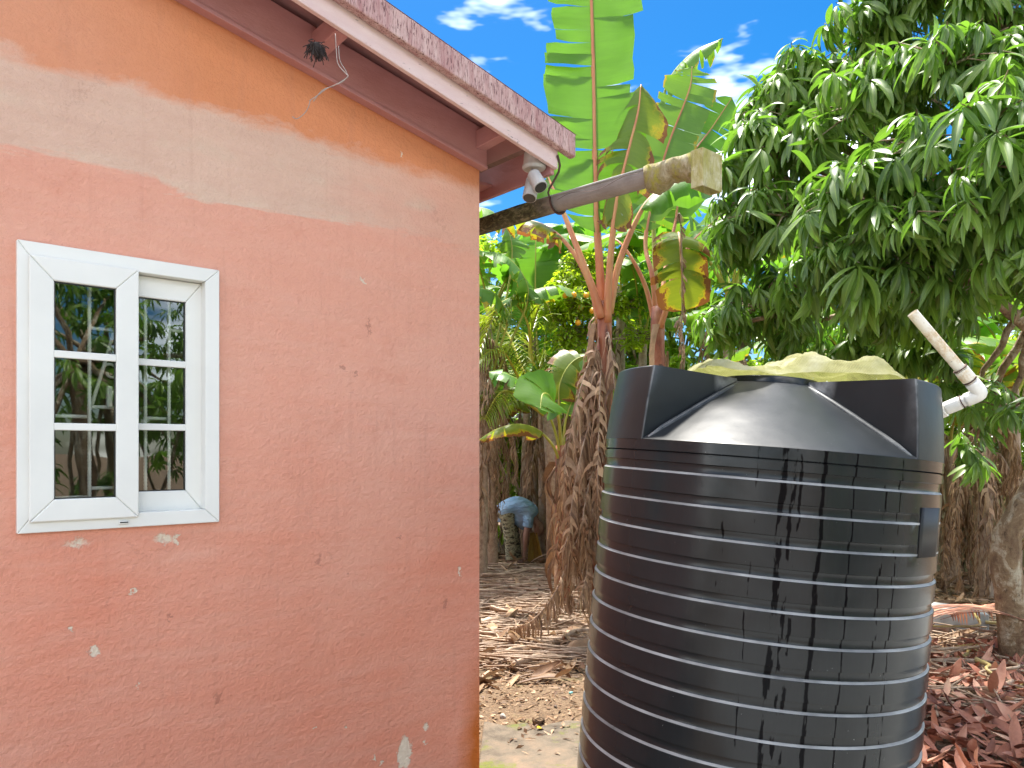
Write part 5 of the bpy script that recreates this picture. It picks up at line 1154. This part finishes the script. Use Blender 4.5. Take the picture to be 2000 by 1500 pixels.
for i in range(46):
    px0 = r.uniform(925, 1150); d0 = r.uniform(6.1, 10.2); px1 = px0 + r.uniform(-150, 150); d1 = d0 + r.uniform(-0.4, 0.7)
    p1 = gpt(px1, d1)
    if p1.x < 0.05 and p1.y > -0.1: continue
    if (Vector((gpt(px0, d0).x, gpt(px0, d0).y, 0)).x < 0.05): continue
    rd = r.uniform(0.008, 0.024)
    lying('dry_stalk', where((px0 + px1) / 2, (d0 + d1) / 2, rd), G1, 'stalk', px0, d0, px1, d1, rd, 540 + i, r.uniform(0.02, 0.10), 0.06)
for i in range(30):
    px0 = r.uniform(1830, 2010); d0 = r.uniform(4.9, 7.2); px1 = px0 + r.uniform(-190, 190); d1 = d0 + r.uniform(-0.5, 0.5)
    lying('dry_branch', '%s dry branch %s, %s' % ('yellowish' if i % 3 == 0 else 'brown', ('beside the tank', 'mid brush pile', 'beside the pale trunk')[0 if px0 < 1890 else 1 if px0 < 1950 else 2], ('nearest the red leaves', 'halfway back', 'far back near the concrete block')[0 if d0 < 5.6 else 1 if d0 < 6.4 else 2]), 'dry branches right of the tank', 'branch', px0, d0, max(px1, 1790), d1, r.uniform(0.006, 0.017), 640 + i, r.uniform(0.02, 0.22), 0.22, 'drystalk' if i % 3 else 'yellowtwig', 0.9)
b = MB(); q_ = random.Random(5)
for i in range(760):
    right = i % 4 == 0
    px0 = q_.uniform(1825, 2060) if right else q_.uniform(930, 1165); d0 = q_.uniform(4.6, 7.5) if right else q_.uniform(5.6, 11.0); p = gpt(px0, d0); a = q_.gauss(0, 0.35) if not right else q_.uniform(0, 6.28); dv = (RGT * math.cos(a) + FWD * math.sin(a)) * q_.uniform(0.12, 0.7)
    if p.x < 0.06 or (p + dv).x < 0.06 or (p - dv).x < 0.06: continue
    z0 = q_.uniform(0.01, 0.09); b.tube([p - dv + Vector((0, 0, z0 + q_.uniform(-.02, .03))), p + Vector((0, 0, z0 + q_.uniform(0, .02))), p + dv + Vector((0, 0, z0 + q_.uniform(-.02, .03)))], [0.007, 0.006, 0.003], 5)
tag(b.build('twig_litter', MT['drystalk'], smooth=True), 'thin dry twigs and fibres scattered over the ground', 'twigs', kind='stuff')
# fallen dead banana leaf sprawling at the foot of the red stem
fr = thing('fallen_leaf', 'big dead banana leaf sprawled from the red stem onto the ground', 'fallen leaf', gpt(1060, 6.6))
banana_leaf(fr, [at(1148, 1000, 6.6), at(1120, 1075, 6.45), at(1080, 1165, 6.3), at(1035, 1215, 6.25), at(995, 1228, 6.3)], 0.42, 0.1, (0.2, -0.6, 0.7), 'dry', 160, 2.0, 91, 0.016, 'drystalk', 60, 'blade', 0.6, 0.5, 0.03, 0.3, True)
for k, (px, d, a, lab) in enumerate(((1030, 6.35, 0.4, 'broad tan dead leaf piece lying left of the red stem foot'), (1100, 6.6, 2.0, 'broad tan dead leaf piece lying below the hanging skirt'), (960, 6.6, 1.2, 'pale dead leaf piece lying beside the house corner'), (1125, 6.2, 2.8, 'curled tan leaf piece lying against the tank'), (1005, 7.4, 0.9, 'crumpled dead leaf lying amid the stalks'))):
    c = gpt(px, d) + Vector((0, 0, 0.05)); o = Vector((math.cos(a), math.sin(a), 0)); fl_ = thing('fallen_leaf', lab, 'fallen leaf', c, 'dead leaf pieces on the ground')
    banana_leaf(fl_, [c - o * 0.28, c - o * 0.1 + Vector((0, 0, .05)), c + o * 0.12 + Vector((0, 0, .03)), c + o * 0.3], 0.26, 0.05, (0.1, 0, 1), 'dry', 5, 0.3, 95 + k, 0.014, 'drystalk', 14, 'blade', 0.4, 0.2, 0.06, 0.35, True)
# dead brown palm frond by the grey block
pf = thing('fallen_palm_frond', 'reddish brown dead palm frond spread beside the pale trunk', 'palm frond', gpt(1930, 6.0))
frond(pf, [at(2040, 1235, 5.5), at(1980, 1200, 5.7), at(1920, 1185, 6.0), at(1850, 1200, 6.3)], 34, 0.6, 88, 'redlitter', 'drystalk', 0.5, 'rachis', 0.012)
MT['block'] = simple('grey_concrete_block', (0.36, 0.36, 0.34), 0.85, 0, 0.25, 12, 0.4)
c = gpt(1862, 6.9); b = MB(); fx_, fy_ = RGT * 0.5 + FWD * -0.1, FWD * 0.3 + RGT * 0.1
v4 = [c - fx_ * .5 - fy_ * .5, c + fx_ * .5 - fy_ * .5, c + fx_ * .5 + fy_ * .5, c - fx_ * .5 + fy_ * .5]
b.prism([tuple(p + Vector((0, 0, -0.05))) for p in v4] + [tuple(p + Vector((0, 0, 0.20 + (0.05 if i in (0, 3) else 0)))) for i, p in enumerate(v4)])
tag(b.build('concrete_block', MT['block'], bevel=0.012, fix=True), 'grey concrete block lying in the debris right of the tank', 'block')
# old corrugated sheet fence far right
MT['zinc'] = old_paint('rusty_zinc', (0.16, 0.13, 0.05), (0.06, 0.03, 0.02), 0.56, (1, 1, 3), (0.24, 0.21, 0.10), 0.7)
fence = thing('sheet_fence', 'old rusty corrugated sheet fence behind the dead leaves at right', 'fence', gpt(1920, 10.5))
for k in range(4):
    P = []
    for i in range(25):
        z_ = 0.03 * math.sin(i * math.pi / 2); zz = -0.2 + i * 0.062
        P.append([tuple(gpt(1790 + 95 * k, 10.4 - 0.04 * k) + Vector((0, 0, zz)) + FWD * z_), tuple(gpt(1790 + 95 * k + 97, 10.4 - 0.04 * k) + Vector((0, 0, zz)) + FWD * z_)])
    b = MB(); b.grid(P); s_ = b.build('sheet', MT['zinc'], fence, smooth=True); m = s_.modifiers.new('t', 'SOLIDIFY'); m.thickness = 0.003
# stones and bits on the bare soil
MT['stone'] = simple('pale_stone', (0.38, 0.36, 0.32), 0.8, 0, 0.3, 20, 0.5)
for k, (px, dep, s, lab) in enumerate(((982, 4.62, 0.022, 'pale stone at the edge of the mossy slab'), (1052, 4.5, 0.045, 'dark earthy clod on the broken slab edge'), (985, 5.35, 0.018, 'small dark stone on bare soil near the wall'), (1150, 4.85, 0.02, 'small pale stone next to the tank foot'), (1015, 4.30, 0.015, 'dark pebble on the mossy slab'))):
    c = gpt(px, dep); c.z = max(c.z, 0.045 if dep < 4.45 else -1) + s * 0.4; b = MB(); b.sphere(c, (s, s * 0.8, s * 0.6), 6, 9)
    b.v[-1] += np.array([[mnoise.noise(Vector(p) * 40) * s * 0.4] * 3 for p in b.v[-1]]); tag(b.build('stone', MT['stone'] if k in (0, 3) else MT['soil'], None, smooth=False), lab, 'stone', 'stones on the ground')
MT['yellow'] = simple('yellow_leaf', (0.62, 0.42, 0.02), 0.6, 0, 0.2, 20, 0.1); MT['cyan'] = simple('turquoise_plastic', (0.18, 0.50, 0.48), 0.4, 0, 0.1, 20, 0.05)
for k, (px, dep, s, lab) in enumerate(((1049, 4.28, 0.7, 'yellow fallen leaf on the slab'), (1012, 4.98, 0.35, 'tiny yellow leaf on bare soil'), (974, 10.6, 1.6, 'yellow leaf lying left of the person'))):
    V, F, uv = leaf_template(0.09, 0.05, 0.3, 0.8, 6); o = link('yellow_leaf', np_mesh('yellow_leaf', V, F, np.full(len(V), .5), uv), MT['yellow']); c = gpt(px, dep); c.z = max(c.z, .045 if dep < 4.45 else -1) + 0.015; o.location = c; o.scale = (s, s, s); o.rotation_euler = (0.2, 0.1, k * 2.0); tag(o, lab, 'leaf', 'yellow leaves')
b = MB(); c = gpt(1115, 5.0); b.box(tuple(c + Vector((-0.014, -0.008, 0.005))), tuple(c + Vector((0.014, 0.008, 0.02)))); tg = b.build('plastic_scrap', MT['cyan'], bevel=0.004); tag(tg, 'turquoise plastic scrap on the soil by the tank', 'scrap')

# ------------------------------------------------------------------ the bending person
PD = 11.6
po = gpt(1003, PD); PRX, PFW = RGT, FWD
def L3(a, h, dpt=0.0): return po + PRX * a + PFW * dpt + Vector((0, 0, h))
MT['skin'] = simple('skin', (0.30, 0.16, 0.115), 0.5, 0, 0.12, 12, 0.05)
def shirt_mat():
    M = Mat('pale_blue_cotton'); v = M.co(); n = M.noise(v, 5, 4); M.p(Base_Color=M.ramp(n, [(0.3, (0.22, 0.38, 0.62)), (0.7, (0.40, 0.56, 0.76))]), Roughness=0.85); M.bump(M.noise(M.co((1, 1, 2.5)), 9, 3, 0.5, 0.8), 0.9, 0.05); return M.m
def camo_mat():
    M = Mat('camouflage_cloth'); v = M.co((1, 1, 2)); n = M.noise(v, 13, 3, 0.5, 0.5); M.p(Base_Color=M.ramp(n, [(0.38, (0.05, 0.04, 0.025)), (0.46, (0.20, 0.17, 0.10)), (0.54, (0.36, 0.32, 0.20)), (0.64, (0.14, 0.13, 0.07))]), Roughness=0.9); M.bump(M.noise(M.co((1, 1, 3)), 11, 3), 0.8, 0.04); return M.m
MT['shirt'] = shirt_mat(); MT['camo'] = camo_mat(); MT['sack'] = stalk_mat('yellow_brown_sheath', (0.20, 0.10, 0.01), (0.34, 0.20, 0.02), (0.42, 0.28, 0.06), (1, 1, 0.2), 20)
person = thing('person', 'person in pale blue shirt and camouflage trousers bending over to gather leaves', 'person', po)
b = MB()
hip, sp1, sp2, nk, hd = L3(-.10, .80), L3(.03, .87), L3(.17, .81), L3(.32, .66), L3(.385, .53)
b.tube(spline([hip + PRX * -.06, hip, sp1, sp2, L3(.26, .73)], 12), [.07, .09, .10, .105, .105, .11, .11, .115, .115, .11, .095, .07], 14, squash=1.15)
b.tube([L3(.26, .73), nk, L3(.355, .60)], [.075, .06, .055], 10)
b.sphere(hd, (.085, .08, .105), 12, 16); b.sphere(hd + PRX * -.02 + Vector((0, 0, -.07)), (.055, .055, .06), 8, 10)
b.sphere(hd + PRX * -.055 + Vector((0, 0, -.045)), .018, 6, 8)
for s in (-1, 1):
    b.sphere(hd + PFW * .082 * s + PRX * -.005 + Vector((0, 0, .0)), (.02, .02, .03), 6, 8)
    b.tube(spline([L3(-.10, .74, .09 * s), L3(-.03 + .03 * s, .42, .10 * s), L3(.01 + .04 * s, .07, .11 * s)], 8), [.085, .08, .07, .06, .058, .052, .045, .04], 10)
    f0 = L3(.0 + .04 * s, .035, .11 * s); b.tube([f0 - PRX * .06, f0, f0 + PRX * .09, f0 + PRX * .17], [.035, .045, .04, .028], 10, squash=.7)
    sh_ = L3(.23, .70, .17 * s); el = L3(.18, .42, .20 * s - (.02 if s < 0 else 0)); wr_ = L3(.17, .20, .16 * s); hn = L3(.165, .12, .15 * s)
    b.tube(spline([sh_, el, wr_], 9), [.062, .056, .05, .045, .043, .04, .035, .03, .027], 10)
    b.tube([wr_, hn, L3(.16, .085, .15 * s)], [.03, .04, .034], 8, squash=.55)
    for q_ in range(4):
        a0 = L3(.16 + .002 * q_, .085, .15 * s + (q_ - 1.5) * .02); b.tube([a0, a0 + Vector((0, 0, -.035)) + PRX * .008, a0 + Vector((0, 0, -.06 + .004 * abs(q_ - 1))) + PRX * .028], [.0105, .0095, .008], 6)
    t0 = hn - PFW * s * .028; b.tube([t0, t0 + PRX * .035 + Vector((0, 0, -.02)), t0 + PRX * .05 + Vector((0, 0, -.045))], [.013, .011, .009], 6)
body_ = b.build('body', MT['skin'], person, smooth=True); rm = body_.modifiers.new('remesh', 'REMESH'); rm.mode = 'VOXEL'; rm.voxel_size = 0.0085; rm.use_smooth_shade = True
sm = body_.modifiers.new('smooth', 'SMOOTH'); sm.iterations = 2; sm.factor = 0.4
b = MB(); b.tube(spline([hip + PRX * -.10 + Vector((0, 0, -.05)), hip + PRX * -.03, sp1, sp2, L3(.26, .735), L3(.295, .69)], 16), [.11, .125, .13, .135, .135, .135, .14, .145, .15, .15, .15, .15, .145, .13, .11, .085], 18, squash=1.5)
# hanging belly of the shirt, tails and sleeves
b.tube(spline([L3(.04, .80), L3(.11, .64), L3(.17, .50)], 8), [.12, .12, .115, .11, .095, .075, .05, .025], 14, squash=1.3)
b.tube(spline([L3(-.15, .79), L3(-.195, .69), L3(-.215, .61)], 6), [.10, .09, .075, .06, .04, .02], 12, squash=1.5)
for s in (-1, 1): b.tube(spline([L3(.22, .74, .13 * s), L3(.215, .64, .18 * s), L3(.205, .55, .19 * s)], 7), [.08, .085, .082, .08, .078, .076, .074], 12)
shirt = b.build('shirt', MT['shirt'], person, smooth=True); rm = shirt.modifiers.new('remesh', 'REMESH'); rm.mode = 'VOXEL'; rm.voxel_size = 0.013; rm.use_smooth_shade = True
sm = shirt.modifiers.new('smooth', 'SMOOTH'); sm.iterations = 4; sm.factor = 0.5
b = MB(); b.tube(spline([L3(-.17, .82), L3(-.10, .76), L3(-.02, .80)], 6), [.13, .145, .15, .15, .14, .12], 14, squash=1.25)
for s in (-1, 1): b.tube(spline([L3(-.10, .74, .09 * s), L3(-.03 + .03 * s, .42, .10 * s), L3(.005 + .04 * s, .06, .11 * s)], 12), [.11, .108, .104, .10, .094, .09, .092, .086, .084, .086, .08, .086], 14)
tro = b.build('trousers', MT['camo'], person, smooth=True); rm = tro.modifiers.new('remesh', 'REMESH'); rm.mode = 'VOXEL'; rm.voxel_size = 0.012; rm.use_smooth_shade = True
# the sheath being lifted
b = MB(); P = []
for i in range(10):
    t = i / 9; row = []
    for j in range(9):
        s = j / 8 - 0.5; w = 0.10 + 0.16 * t; row.append(tuple(L3(.30 + s * w + .03 * t, .46 - .46 * t, -.05 + .06 * math.cos(s * 3) + .02 * math.sin(j * 2.2))))
    P.append(row)
b.grid(P); sk = b.build('leaf_sheath', MT['sack'], None, smooth=True); m = sk.modifiers.new('t', 'SOLIDIFY'); m.thickness = 0.012
tag(sk, 'yellow-brown folded leaf sheath held by the bending person', 'leaf sheath')
